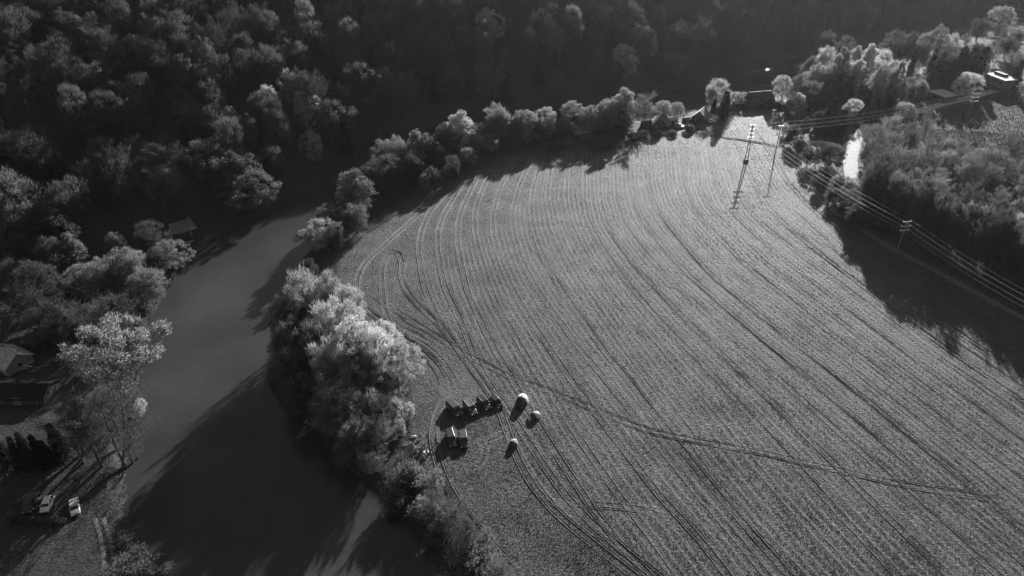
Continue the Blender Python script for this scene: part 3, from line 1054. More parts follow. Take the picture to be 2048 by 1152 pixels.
# --- the belt between river and field
G_BELT = 'trees in the belt between the river and the field'
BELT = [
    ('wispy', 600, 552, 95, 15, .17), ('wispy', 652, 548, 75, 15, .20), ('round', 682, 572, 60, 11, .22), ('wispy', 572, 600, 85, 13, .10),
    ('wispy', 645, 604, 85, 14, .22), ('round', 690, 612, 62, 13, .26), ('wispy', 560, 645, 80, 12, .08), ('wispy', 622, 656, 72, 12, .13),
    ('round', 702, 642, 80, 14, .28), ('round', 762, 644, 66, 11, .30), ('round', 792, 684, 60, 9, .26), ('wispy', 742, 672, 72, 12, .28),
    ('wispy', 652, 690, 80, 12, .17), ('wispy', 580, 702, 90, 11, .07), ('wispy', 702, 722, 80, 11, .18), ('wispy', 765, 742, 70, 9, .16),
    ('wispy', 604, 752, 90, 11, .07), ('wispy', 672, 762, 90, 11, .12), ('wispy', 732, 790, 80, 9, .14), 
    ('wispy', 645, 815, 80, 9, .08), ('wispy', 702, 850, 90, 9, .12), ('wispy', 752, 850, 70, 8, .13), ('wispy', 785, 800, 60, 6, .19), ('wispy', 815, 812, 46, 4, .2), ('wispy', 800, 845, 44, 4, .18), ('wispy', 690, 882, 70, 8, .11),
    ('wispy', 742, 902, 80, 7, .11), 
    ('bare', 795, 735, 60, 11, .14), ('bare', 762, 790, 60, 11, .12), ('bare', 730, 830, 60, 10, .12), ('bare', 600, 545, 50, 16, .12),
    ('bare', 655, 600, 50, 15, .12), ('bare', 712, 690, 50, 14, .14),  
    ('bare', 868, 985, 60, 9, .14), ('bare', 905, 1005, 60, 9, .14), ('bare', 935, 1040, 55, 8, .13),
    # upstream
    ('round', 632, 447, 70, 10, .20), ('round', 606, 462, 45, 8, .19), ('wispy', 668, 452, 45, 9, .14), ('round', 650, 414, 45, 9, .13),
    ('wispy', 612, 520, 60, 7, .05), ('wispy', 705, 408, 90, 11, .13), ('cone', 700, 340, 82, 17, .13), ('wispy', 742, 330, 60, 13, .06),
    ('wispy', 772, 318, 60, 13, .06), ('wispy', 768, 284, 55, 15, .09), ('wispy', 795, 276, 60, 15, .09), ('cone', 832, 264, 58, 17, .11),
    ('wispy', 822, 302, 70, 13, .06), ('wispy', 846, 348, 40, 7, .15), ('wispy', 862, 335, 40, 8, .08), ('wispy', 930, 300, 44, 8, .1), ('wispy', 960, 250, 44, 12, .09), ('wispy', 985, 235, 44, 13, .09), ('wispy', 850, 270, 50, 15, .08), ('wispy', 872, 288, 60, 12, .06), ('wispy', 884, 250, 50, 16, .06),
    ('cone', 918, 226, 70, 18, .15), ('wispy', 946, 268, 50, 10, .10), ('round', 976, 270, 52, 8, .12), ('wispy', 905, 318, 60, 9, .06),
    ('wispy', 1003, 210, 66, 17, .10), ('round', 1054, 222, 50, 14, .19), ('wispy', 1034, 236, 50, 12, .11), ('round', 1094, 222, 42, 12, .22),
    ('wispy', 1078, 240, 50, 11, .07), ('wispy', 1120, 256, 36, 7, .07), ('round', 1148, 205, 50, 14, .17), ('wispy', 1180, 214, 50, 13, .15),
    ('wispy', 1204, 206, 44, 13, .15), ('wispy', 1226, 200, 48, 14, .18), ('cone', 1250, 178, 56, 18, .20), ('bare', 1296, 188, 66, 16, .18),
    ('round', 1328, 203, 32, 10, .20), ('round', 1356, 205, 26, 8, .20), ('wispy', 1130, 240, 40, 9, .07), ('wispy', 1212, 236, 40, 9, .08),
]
BL = {'round': 'pale fully leafed tree in the belt between river and field', 'wispy': 'wispy half leafed tree in the belt between river and field',
      'cone': 'pointed broadleaf tree rising from the belt between river and field', 'bare': 'leafless thin tree in the belt between river and field'}
TONE_W = lambda tn: 'dark' if tn < .085 else 'grey' if tn < .145 else 'pale' if tn < .215 else 'bright'


def belt_zone(x, y):
    if y > 720: return 'beside the tents and parked cars'
    if y > 535: return 'where the belt is thickest above the camp'
    if y > 395: return 'opposite the dark riverside hut'
    if x < 860: return 'at the bend where the river darkens'
    if x < 1110: return 'along the shaded far field edge'
    return 'near the steep roofed cottages'


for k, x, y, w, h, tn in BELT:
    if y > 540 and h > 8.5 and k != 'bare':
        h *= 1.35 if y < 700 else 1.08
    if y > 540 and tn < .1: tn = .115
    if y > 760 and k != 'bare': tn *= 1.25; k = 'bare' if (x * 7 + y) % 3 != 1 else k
    if y < 330 and x < 1010: tn *= 1.55  # lighter leaf colour stands in for sun on the far crowns
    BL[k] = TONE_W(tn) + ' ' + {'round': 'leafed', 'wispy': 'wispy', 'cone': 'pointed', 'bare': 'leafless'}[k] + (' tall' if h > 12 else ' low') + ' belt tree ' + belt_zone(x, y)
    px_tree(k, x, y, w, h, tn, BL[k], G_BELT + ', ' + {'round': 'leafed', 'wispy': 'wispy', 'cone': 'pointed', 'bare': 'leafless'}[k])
px_tree('wispy', 1432, 163, 48, 13, .22, 'pale round willow on the river bank beside the dark conifer', name='willow_tree')
for x, y, w, h, lab in ((1248, 208, 40, 12, 'dark conifer in front of the leafed trees at the far field edge'),
                        (1456, 182, 34, 13, 'dark conifer beside the pale round willow, shading the field'),
                        (1431, 197, 14, 6, 'small dark conifer in front of the pale willow')):
    px_tree('conifer', x, y, w, h, .035, lab)
G_EDGE = 'shrubs along the far field edge'
for x, y, w, h, tn in ((1105, 286, 34, 4, .12), (1130, 277, 34, 4, .12), (1182, 272, 44, 4, .12), (1202, 285, 34, 3, .12), (1288, 262, 36, 2.4, .13), (1318, 260, 36, 2.4, .13),
                       (1346, 262, 36, 2.2, .13), (1478, 186, 28, 6, .20), (1500, 200, 30, 4, .1), (1380, 250, 26, 3, .08), (1268, 266, 36, 3, .1), (1222, 274, 36, 4, .1)):
    px_tree('shrub', x, y, w, h, tn, 'shrub on the far field edge before the riverside cottages', G_EDGE)
bank_zone = lambda y: 'just below the camp' if y < 980 else 'around the pale fallen trunk' if y < 1062 else 'far below the camp'
G_BANK = 'shrubs on the low bank below the camp'
for x, y, w, h, tn in ((820, 935, 60, 5, .12), (852, 955, 55, 4, .14), (800, 985, 55, 4, .12), (850, 1005, 60, 4, .14), (895, 1015, 60, 3.5, .14), (880, 1045, 55, 4, .13),
                       (922, 1060, 60, 3.5, .14), (940, 1105, 60, 4, .13), (980, 1115, 60, 3.5, .14), (902, 1100, 45, 3, .12), (1000, 1140, 60, 4, .13), (865, 1070, 40, 3, .12),
                       (780, 950, 50, 4, .1), (785, 1030, 40, 2.5, .1), (960, 1075, 50, 3, .14)):
    if (x + y) % 2:
        px_tree('shrub', x, y, w, h, tn * 1.1, 'low scrubby bush on the river bank ' + bank_zone(y), G_BANK)
    else:
        px_tree('bare', x, y - 8, w * 0.8, h + 2, tn * 1.2, 'thin leafless sapling on the river bank ' + bank_zone(y), 'saplings on the low bank below the camp')

# --- colony and wood on the far right
def col_zone(x, y):
    if x > 1955: return 'around the large flat roofed house'
    if x > 1845: return 'behind the low flat roofed house' if y < 120 else 'beside the low flat roofed house'
    if y < 90: return 'at the back of the grove by the forest slope'
    if x < 1645: return 'at the river end of the grove of holiday houses' if y < 180 else 'at the field corner by the slim pole'
    return 'in the middle of the bright grove' if y < 145 else 'on the shaded side of the grove near the gravel road'


G_COL = 'pale leafed trees around the holiday houses'
for k, x, y, w, h, tn in (
    ('wispy', 1659, 64, 70, 16, .08), ('wispy', 1692, 78, 60, 15, .08), ('round', 1570, 152, 52, 12, .19), ('round', 1603, 152, 50, 11, .15), ('round', 1636, 168, 48, 11, .14),
    ('wispy', 1616, 165, 46, 10, .13), ('wispy', 1626, 114, 56, 14, .13), ('wispy', 1652, 96, 64, 16, .18), ('wispy', 1692, 97, 64, 17, .20), ('wispy', 1722, 93, 64, 18, .20),
    ('wispy', 1746, 91, 70, 18, .22), ('wispy', 1772, 108, 64, 17, .20), ('wispy', 1806, 121, 52, 16, .21), ('wispy', 1766, 138, 64, 15, .20), ('wispy', 1662, 130, 64, 14, .16),
    ('wispy', 1702, 128, 64, 14, .18), ('round', 1888, 55, 64, 18, .20), ('round', 1908, 72, 60, 17, .19), ('wispy', 1852, 75, 64, 16, .12), ('wispy', 1800, 68, 60, 16, .08), ('wispy', 1830, 66, 54, 16, .08),
    ('wispy', 1930, 72, 48, 15, .17), ('round', 1897, 94, 38, 9, .22), ('wispy', 1850, 160, 44, 8, .18), ('wispy', 1640, 130, 60, 15, .18), ('wispy', 1725, 120, 60, 16, .22), ('wispy', 1790, 128, 50, 15, .21), ('wispy', 1680, 110, 56, 16, .2), ('round', 2012, 14, 86, 17, .20), ('wispy', 1968, 38, 64, 15, .09),
    ('wispy', 2042, 58, 54, 14, .12), ('wispy', 2022, 72, 50, 14, .10), ('bare', 2040, 105, 50, 12, .16), ('bare', 1992, 92, 44, 12, .12), ('wispy', 1780, 80, 54, 15, .09), ('wispy', 1730, 160, 44, 10, .12),
    ('wispy', 1545, 190, 30, 6, .1), ('wispy', 1590, 188, 40, 8, .08), ('wispy', 1660, 215, 40, 8, .07), ('wispy', 1640, 222, 44, 7, .07), ('wispy', 1745, 205, 44, 8, .09), ('wispy', 1615, 235, 44, 7, .07),
    ('wispy', 1590, 250, 44, 7, .07), ('wispy', 1675, 240, 40, 8, .06), ('wispy', 1830, 160, 40, 10, .10)):
    h = h * (0.85 if x > 1955 else trng.uniform(1.0, 1.3)); w *= trng.uniform(0.6, 0.85); tn *= trng.uniform(0.7, 1.25)
    k = 'cone' if (k == 'wispy' and trng.random() < 0.3) else k
    px_tree(k, x, y, w, h, tn, TONE_W(tn) + {'round': ' round leafed tree ', 'wispy': ' wispy tree ', 'bare': ' leafless tree ', 'cone': ' pointed tree '}[k] + col_zone(x, y), G_COL + ', ' + k)
px_tree('cone', 1601, 188, 36, 10, .24, 'slim bright pointed tree near the small pole at the field corner')
px_tree('round', 1706, 202, 48, 9, .24, 'bright round tree between two dark conifers by the gravel road')
px_tree('round', 1942, 146, 64, 12, .27, 'very bright round blossoming tree beside the flat roofed houses')
px_tree('round', 1816, 206, 46, 9, .22, 'bright round tree growing beside the pale road')
G_CON = 'dark conifers among the holiday houses'
for x, y, w, h in ((1680, 148, 40, 13), (1705, 153, 40, 14), (1672, 194, 44, 15), (1652, 175, 36, 12), (1830, 113, 24, 13), (1876, 98, 26, 14), (1892, 104, 26, 14), (1907, 99, 24, 14), (1932, 94, 46, 16), (1952, 97, 42, 16),
                   (1973, 94, 36, 17), (1790, 178, 34, 12), (1760, 192, 34, 12), (2046, 120, 24, 14), (1740, 180, 34, 12), (1690, 220, 40, 12), (1915, 120, 30, 12)):
    px_tree('conifer', x, y, w, h, .035, ('dark slim' if w < 32 else 'dark broad') + ' conifer ' + col_zone(x, y), G_CON)
G_ROAD = 'leafy trees between field and gravel road'
for x, y, w, h, tn in ((1640, 288, 70, 9, .11), (1668, 288, 60, 9, .13), (1620, 300, 44, 7, .09), (1680, 352, 54, 8, .13), (1704, 358, 60, 8, .16), (1724, 374, 44, 7, .14), (1666, 378, 44, 6, .12),
                       (1702, 408, 44, 6, .09), (1655, 330, 50, 7, .07), (1640, 350, 40, 6, .06), (1730, 405, 50, 9, .07), (1712, 385, 50, 8, .12), (1738, 395, 44, 9, .1), (1690, 375, 40, 7, .12), (1715, 415, 50, 8, .06), (1690, 400, 44, 6, .08), (1572, 248, 26, 5, .18), (1600, 278, 40, 6, .06), (1580, 270, 30, 5, .07)):
    px_tree('wispy' if h < 8.5 else 'round', x, y, w, h, tn, ('low leafy tree' if h < 8.5 else 'full round tree') + ' between the field track and the pale gravel road', G_ROAD)

# the wood on the right: leafless crowns with paler bushes below
wood = GL([(1728, 322), (1724, 430), (1742, 448), (1800, 474), (1850, 497), (1950, 537), (2060, 588), (2190, 645), (2250, 560), (2230, 420), (2030, 356), (1900, 328), (1850, 308), (1760, 300)])
wr_ = np.random.RandomState(21)
lo_, hi_ = wood.min(0), wood.max(0)
w_road, w_open, w_edge = GL([(1720, 270), (1704, 330), (1712, 420)]), GL([(1760, 262), (1850, 262), (1960, 275), (2060, 290)]), GL([(1742, 460), (1850, 515), (2060, 610)])


def wood_label(what, p):
    d = [seg_dist(p[None], q)[0] for q in (w_road, w_open, w_edge)]
    where = ['beside the pale gravel road', 'next to the open slope below the road', 'behind the power pole and field track'][int(np.argmin(d))]
    return what + ' in the wood ' + ('deep in, ' if min(d) > 22 else '') + where.replace('nearest beside', 'nearest')


pts = []
for _ in range(9000):
    p = lo_ + wr_.rand(2) * (hi_ - lo_)
    if inside(p[None], wood)[0] and all((p[0] - q[0]) ** 2 + (p[1] - q[1]) ** 2 > 5.6 ** 2 for q in pts):
        pts.append(p)
for p in pts:
    z = th(*p)
    u = wr_.rand()
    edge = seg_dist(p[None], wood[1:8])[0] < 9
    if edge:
        place_tree('wispy', (p[0], p[1], z), wr_.uniform(7.5, 10.5), wr_.uniform(15, 19), wr_.uniform(.07, .11), 'tall half leafed tree on the dark edge of the wood facing the field', 'tall trees on the field edge of the wood')  # leaf tone kept dark here to paint in the edge's dense shade
    elif u < 0.62:
        place_tree('bare', (p[0], p[1], z), wr_.uniform(6, 8.5), wr_.uniform(12, 16), wr_.uniform(.14, .20), wood_label('leafless tree', p), 'leafless trees in the wood beside the gravel road')
    elif u < 0.9:
        place_tree('wispy', (p[0], p[1], z), wr_.uniform(6, 9), wr_.uniform(7, 11), wr_.uniform(.13, .19), wood_label('half leafed tree', p), 'half leafed trees in the wood beside the gravel road')
    else:
        place_tree('round', (p[0], p[1], z), wr_.uniform(5, 7), wr_.uniform(6, 9), wr_.uniform(.15, .22), wood_label('pale round tree', p), 'pale trees in the wood beside the gravel road')

for _ in range(26):
    q = right_open.min(0) + wr_.rand(2) * (right_open.max(0) - right_open.min(0))
    if inside(q[None], right_open)[0] and project(np.array([q[0], q[1], 0.0]))[0] < 2100:
        place_tree('bare', (q[0], q[1], th(*q)), wr_.uniform(3, 5), wr_.uniform(5, 9), wr_.uniform(.12, .18), 'slim leafless tree alone on the open slope below the road', 'lone trees on the open slope')
el = resample(wood[1:8], 400)
dl = np.r_[0, np.cumsum(np.linalg.norm(np.diff(el, axis=0), axis=1))]
for row_, back in ((0, 1.5), (1, 6.0)):
    for dd in np.arange(1.5 + row_ * 1.7, dl[-1], 4.2):
        i_ = min(int(np.searchsorted(dl, dd)), len(el) - 2)
        dv_ = el[i_ + 1] - el[i_]; dv_ /= np.linalg.norm(dv_)
        q = el[i_] + np.array([-dv_[1], dv_[0]]) * back + wr_.normal(0, 0.6, 2)
        place_tree('wispy' if wr_.rand() < .7 else 'bare', (q[0], q[1], th(*q)), wr_.uniform(6, 8.5), wr_.uniform(13, 18), wr_.uniform(.06, .10),  # edge rows also coloured dark for the wood's own shade
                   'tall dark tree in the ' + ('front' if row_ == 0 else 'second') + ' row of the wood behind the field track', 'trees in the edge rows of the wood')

# --- left bank
px_tree('dome', 203, 662, 150, 25, .19, 'large pale domed tree standing on the left river bank', lean=0.0)
px_tree('barebig', 192, 785, 140, 24, .12, 'leafless broad tree with dark forked trunks below the pale domed tree', lean=0.02)
px_tree('barebig', 226, 792, 110, 25, .12, 'leafless slim tree leaning over the water below the pale domed tree', lean=0.02)
px_tree('barebig', 150, 822, 90, 16, .11, 'leafless low tree beside the dark conifer clump', lean=0.02)
px_tree('barebig', 256, 872, 90, 17, .12, 'leafless tree standing at the water edge above the dirt track', lean=0.02)
px_tree('barebig', 110, 800, 110, 18, .11, 'leafless tree standing between the long dark building and the conifer clump', lean=0.02)
px_tree('round', 270, 803, 48, 10, .28, 'small very pale tree leaning over the river beside the leafless trees')
px_tree('shrub', 332, 1132, 64, 4, .26, 'bright bush at the water edge below the dirt track')
px_tree('shrub', 258, 1122, 80, 4, .12, 'grey twiggy bush beside the dirt track on the left bank')
px_tree('shrub', 246, 1075, 40, 2, .06, 'dark low bush between dirt track and water')
G_LB = 'trees on the left bank terrace'
for k, x, y, w, h, tn in (('round', 332, 484, 50, 10, .16), ('wispy', 306, 500, 50, 10, .08), ('wispy', 246, 500, 100, 14, .16), ('wispy', 285, 535, 80, 12, .14), ('wispy', 205, 518, 90, 13, .15), ('round', 160, 530, 80, 12, .16),
                          ('wispy', 288, 595, 90, 10, .14), ('bare', 220, 590, 110, 12, .12), ('bare', 170, 600, 100, 12, .12), ('wispy', 262, 640, 80, 9, .12), ('wispy', 110, 560, 90, 12, .10), ('wispy', 62, 520, 100, 13, .09),
                          ('wispy', 92, 478, 90, 13, .10), ('wispy', 30, 468, 90, 13, .09), ('cone', 132, 468, 56, 13, .14), ('round', 222, 468, 36, 9, .13), ('bare', 30, 575, 100, 11, .11), ('bare', 100, 605, 90, 11, .11), ('wispy', 290, 452, 76, 11, .07),
                          ('bare', 5, 520, 90, 12, .1), ('wispy', 140, 640, 70, 8, .1), ('bare', 60, 640, 80, 9, .11), ('wispy', 225, 650, 70, 8, .1), ('bare', -15, 620, 80, 9, .11)):
    px_tree(k, x, y, w, h, tn, {'round': 'pale leafed tree', 'wispy': 'wispy half leafed tree', 'bare': 'leafless tree', 'cone': 'pointed pale tree'}[k] + (' beside the dark riverside hut' if x > 265 and y < 560 else ' overhanging the water on the left bank' if x > 190 else ' above the mossy cottage on the left' if y > 550 else ' at the forest foot on the left bank'), G_LB + ', ' + k)
for x, y, w, h in ((34, 862, 34, 9), (62, 868, 32, 9), (95, 846, 38, 10), (12, 876, 32, 9), (82, 880, 30, 7), (-14, 870, 34, 9), (48, 890, 30, 7)):
    px_tree('conifer', x, y, w, h, .035, 'dark conifer in the clump above the parked cars on the left bank', 'conifer clump on the left bank')
for i in range(8):
    px_tree('shrub', 26 + i * 13.5, 1036 + (i % 3) * 2, 15, 1.3, .11, 'small clipped bush in the row below the parked cars', 'row of small bushes below the cars')

# --- the forest on the slope across the river
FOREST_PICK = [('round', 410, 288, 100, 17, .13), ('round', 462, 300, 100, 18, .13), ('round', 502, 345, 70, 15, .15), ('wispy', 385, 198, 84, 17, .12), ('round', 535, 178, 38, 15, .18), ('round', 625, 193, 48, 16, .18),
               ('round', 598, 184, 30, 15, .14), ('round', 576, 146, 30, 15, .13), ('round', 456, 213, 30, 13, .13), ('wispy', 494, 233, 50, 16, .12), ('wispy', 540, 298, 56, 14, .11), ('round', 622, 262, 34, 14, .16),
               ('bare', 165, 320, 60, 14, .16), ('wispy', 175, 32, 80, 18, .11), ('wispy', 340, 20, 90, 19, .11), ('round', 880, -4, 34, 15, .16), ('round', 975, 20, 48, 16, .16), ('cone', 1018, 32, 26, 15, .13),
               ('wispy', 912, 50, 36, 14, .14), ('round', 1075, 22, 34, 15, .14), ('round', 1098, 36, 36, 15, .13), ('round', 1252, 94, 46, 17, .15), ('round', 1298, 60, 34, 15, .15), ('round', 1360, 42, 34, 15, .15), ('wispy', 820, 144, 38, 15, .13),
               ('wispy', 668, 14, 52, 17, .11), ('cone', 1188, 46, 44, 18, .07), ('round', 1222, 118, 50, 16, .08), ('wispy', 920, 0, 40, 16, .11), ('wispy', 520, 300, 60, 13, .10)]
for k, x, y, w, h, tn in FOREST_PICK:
    tn *= 1.5 if k == 'round' and tn > .125 and not (x < 530 and y > 280) else 0.95  # most round picks get paler leaves, coloured as if sunlit
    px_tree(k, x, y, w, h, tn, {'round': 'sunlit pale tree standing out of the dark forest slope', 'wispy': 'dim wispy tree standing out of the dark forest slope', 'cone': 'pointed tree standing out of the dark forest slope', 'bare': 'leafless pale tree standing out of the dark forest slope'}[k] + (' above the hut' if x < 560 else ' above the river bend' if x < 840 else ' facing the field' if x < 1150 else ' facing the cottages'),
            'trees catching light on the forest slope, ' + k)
fr = np.random.RandomState(33)
cell = 10.6
cand = []
for X in np.arange(-330, 460, cell):
    for Y in np.arange(90, 560, cell):
        cand.append((X + fr.uniform(-.42, .42) * cell, Y + fr.uniform(-.42, .42) * cell))
cand = np.array(cand)
hin = inside(cand, hill_poly)
sdist = seg_dist(cand, foot)
cand = cand[hin & (sdist > 3)]
z = terrain(cand[:, 0], cand[:, 1])
ux, uy, dep = project(np.c_[cand, z + 9])
ok = (ux > -260) & (ux < 2250) & (uy > -190) & (uy < 700)
cand, z, ux, uy, dep = cand[ok], z[ok], ux[ok], uy[ok], dep[ok]
occ = np.array(PLACED)
dm = np.sqrt(((cand[:, None, :] - occ[None, :, :2]) ** 2).sum(2)) - occ[None, :, 2] * 0.36
ok = dm.min(1) > 1.6
cand, z, ux, uy, dep = cand[ok], z[ok], ux[ok], uy[ok], dep[ok]
vis = (ux > -20) & (ux < 2068) & (uy > -40) & (uy < 640)
order = np.argsort(np.where(vis, dep, 1e6 + dep))
LABF = {'wispy': ('wispy half leafed tree on the shaded forest slope', 'half leafed trees on the forest slope'), 'bare': ('leafless tree on the shaded forest slope', 'leafless trees on the forest slope'),
        'round': ('leafed round tree on the shaded forest slope', 'leafed trees on the forest slope'), 'conifer': ('dark conifer on the shaded forest slope', 'conifers on the forest slope')}
rest = []
n_single = 0
for i in order:
    u = fr.rand()
    k = 'wispy' if u < .40 else 'bare' if u < .80 else 'round' if u < .92 else 'conifer'
    wd = {'wispy': (10.5, 15), 'bare': (9.5, 13), 'round': (10, 15), 'conifer': (6, 8)}[k]
    w, h = fr.uniform(*wd), fr.uniform(14.5, 21)
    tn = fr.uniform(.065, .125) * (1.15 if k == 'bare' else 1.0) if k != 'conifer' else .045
    if vis[i] and n_single < 300:
        sd_ = seg_dist(cand[i][None], foot)[0]
        lab = ('big ' if w * h > 230 else 'small ' if w * h < 175 else '') + ('dim ' if tn < .115 else 'grey ') + {'wispy': 'half leafed tree', 'bare': 'leafless tree', 'round': 'leafed tree', 'conifer': 'conifer'}[k]
        lab += (' low on' if sd_ < 22 else ' midway up' if sd_ < 55 else ' high on') + ' the forest slope '
        lab += ('above the left bank cottages' if ux[i] < 280 else 'above the riverside hut' if ux[i] < 560 else 'above the dark river bend' if ux[i] < 960 else 'across from the far field edge' if ux[i] < 1270 else 'across from the cottages' if ux[i] < 1580 else 'behind the holiday houses')
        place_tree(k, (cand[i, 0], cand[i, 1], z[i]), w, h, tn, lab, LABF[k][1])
        n_single += 1
    else:
        rest.append((cand[i, 0], cand[i, 1], z[i], w, h, k))
print('forest single', n_single, 'rest', len(rest), 'wood', len(pts))

# the rest of the forest, too many to keep apart: one object, copies of the same trees set on points
def forest_stuff():
    pc = bpy.data.collections.new('forest_sources')
    keys = ['wispy', 'wispy', 'bare', 'round', 'round', 'conifer']
    use = [('wispy', 0), ('wispy', 1), ('bare', 1), ('round', 0), ('round', 1), ('conifer', 0)]
    dims = []
    for n, (k, i) in enumerate(use):
        (tm, cm), w0, h0 = PROTO[k][i]
        me = bpy.data.meshes.new('forest_source')
        b = bmesh.new()
        b.from_mesh(tm); nt = len(b.faces)
        b.from_mesh(cm)
        b.faces.ensure_lookup_table()
        for f in b.faces[nt:]:
            f.material_index = 1
        b.to_mesh(me); b.free()
        me.materials.append(BARK); me.materials.append(cm.materials[0])
        o = bpy.data.objects.new('source_%d' % n, me)
        pc.objects.link(o)
        dims.append((w0, h0))
    V_, idx, scl, rot = [], [], [], []
    for x, y, z_, w, h, k in rest:
        c = [n for n, (kk, _) in enumerate(use) if kk == k]
        n = c[trng.randrange(len(c))]
        V_.append((x, y, z_ - 0.05)); idx.append(n)
        scl.append((w / dims[n][0], w / dims[n][0], h / dims[n][1])); rot.append((0, 0, trng.uniform(0, 6.283)))
    me = bpy.data.meshes.new('forest')
    me.from_pydata(V_, [], [])
    a = me.attributes.new('pick', 'INT', 'POINT'); a.data.foreach_set('value', idx)
    a = me.attributes.new('scl', 'FLOAT_VECTOR', 'POINT'); a.data.foreach_set('vector', np.array(scl, np.float32).ravel())
    a = me.attributes.new('rot', 'FLOAT_VECTOR', 'POINT'); a.data.foreach_set('vector', np.array(rot, np.float32).ravel())
    o = bpy.data.objects.new('forest', me)
    COL.objects.link(o)
    tag(o, 'far mass of dark trees filling the forest slope behind', 'forest', kind='stuff')
    ng = bpy.data.node_groups.new('forest_points', 'GeometryNodeTree')
    ng.interface.new_socket('Geometry', in_out='INPUT', socket_type='NodeSocketGeometry')
    ng.interface.new_socket('Geometry', in_out='OUTPUT', socket_type='NodeSocketGeometry')
    ns, lk = ng.nodes, ng.links
    gi, go = ns.new('NodeGroupInput'), ns.new('NodeGroupOutput')
    ci = ns.new('GeometryNodeCollectionInfo')
    ci.inputs['Collection'].default_value = pc
    ci.inputs['Separate Children'].default_value = True
    ci.inputs['Reset Children'].default_value = True
    ip = ns.new('GeometryNodeInstanceOnPoints')
    ip.inputs['Pick Instance'].default_value = True
    na = []
    for nm, ty in (('pick', 'INT'), ('scl', 'FLOAT_VECTOR'), ('rot', 'FLOAT_VECTOR')):
        q = ns.new('GeometryNodeInputNamedAttribute'); q.data_type = ty
        q.inputs['Name'].default_value = nm
        na.append(q)
    er = ns.new('FunctionNodeEulerToRotation')
    lk.new(na[2].outputs['Attribute'], er.inputs[0])
    lk.new(gi.outputs[0], ip.inputs['Points'])
    lk.new(ci.outputs[0], ip.inputs['Instance'])
    lk.new(na[0].outputs['Attribute'], ip.inputs['Instance Index'])
    lk.new(na[1].outputs['Attribute'], ip.inputs['Scale'])
    lk.new(er.outputs[0], ip.inputs['Rotation'])
    lk.new(ip.outputs[0], go.inputs[0])
    md = o.modifiers.new('points', 'NODES')
    md.node_group = ng


forest_stuff()

# ------------------------------------------------------------------ buildings
ROOF_D = mat('dark_roof_sheet', 0.045, 0.6, 0.4, 0.35, 2.0, 0.03)
ROOF_G = mat('grey_roof_sheet', 0.16, 0.6, 0.4, 0.35, 1.5, 0.03)
ROOF_P = mat('pale_roof_sheet', 0.46, 0.6, 0.4, 0.2, 1.2, 0.02)
WALL_D = mat('dark_boarded_wall', 0.06, 0.8, 0.2, 0.3, 2.5, 0.03)
WALL_G = mat('grey_plaster_wall', 0.22, 0.85, 0.2, 0.2, 1.5, 0.02)
WALL_P = mat('pale_plaster_wall', 0.45, 0.85, 0.2, 0.15, 1.5, 0.02)
GLASS = mat('dark_window_glass', 0.02, 0.08, 0.6, 0.2, 3.0)
FRAME = mat('white_frame', 0.6, 0.5, 0.4, 0.1, 3.0)
WOOD = mat('weathered_timber', 0.17, 0.85, 0.2, 0.35, 3.0, 0.02)


def openings(t, specs, wall_x, wall_y):
    """door and window pieces standing proud of a wall: (kind, side, along, z, w, h)"""
    for kind, side, al, z, w, h in specs:
        ax = side in 'NS'
        sg = 1 if side in 'NE' else -1
        off = (wall_y if ax else wall_x) / 2
        def put(o, d):
            return ((al, sg * (off + o), z), (w * d[0], 0.06, h * d[1])) if ax else ((sg * (off + o), al, z), (0.06, w * d[0], h * d[1]))
        c, d = put(0.0, (1, 1))
        if kind == 'window':
            f = MB().box(c, (d[0] + (0.16 if ax else 0), d[1] + (0 if ax else 0.16), d[2] + 0.16)).build('window', FRAME, t)
            c2, d2 = put(0.035, (1, 1))
            MB().box(c2, d2).build('pane', GLASS, f)
        else:
            f = MB().box(c, d).build('door', WOOD, t)
            hx = (al + w * 0.36, sg * (off + 0.05), z) if ax else (sg * (off + 0.05), al + w * 0.36, z)
            MB().box(hx, (0.09, 0.09, 0.09)).build('handle', FRAME, f)


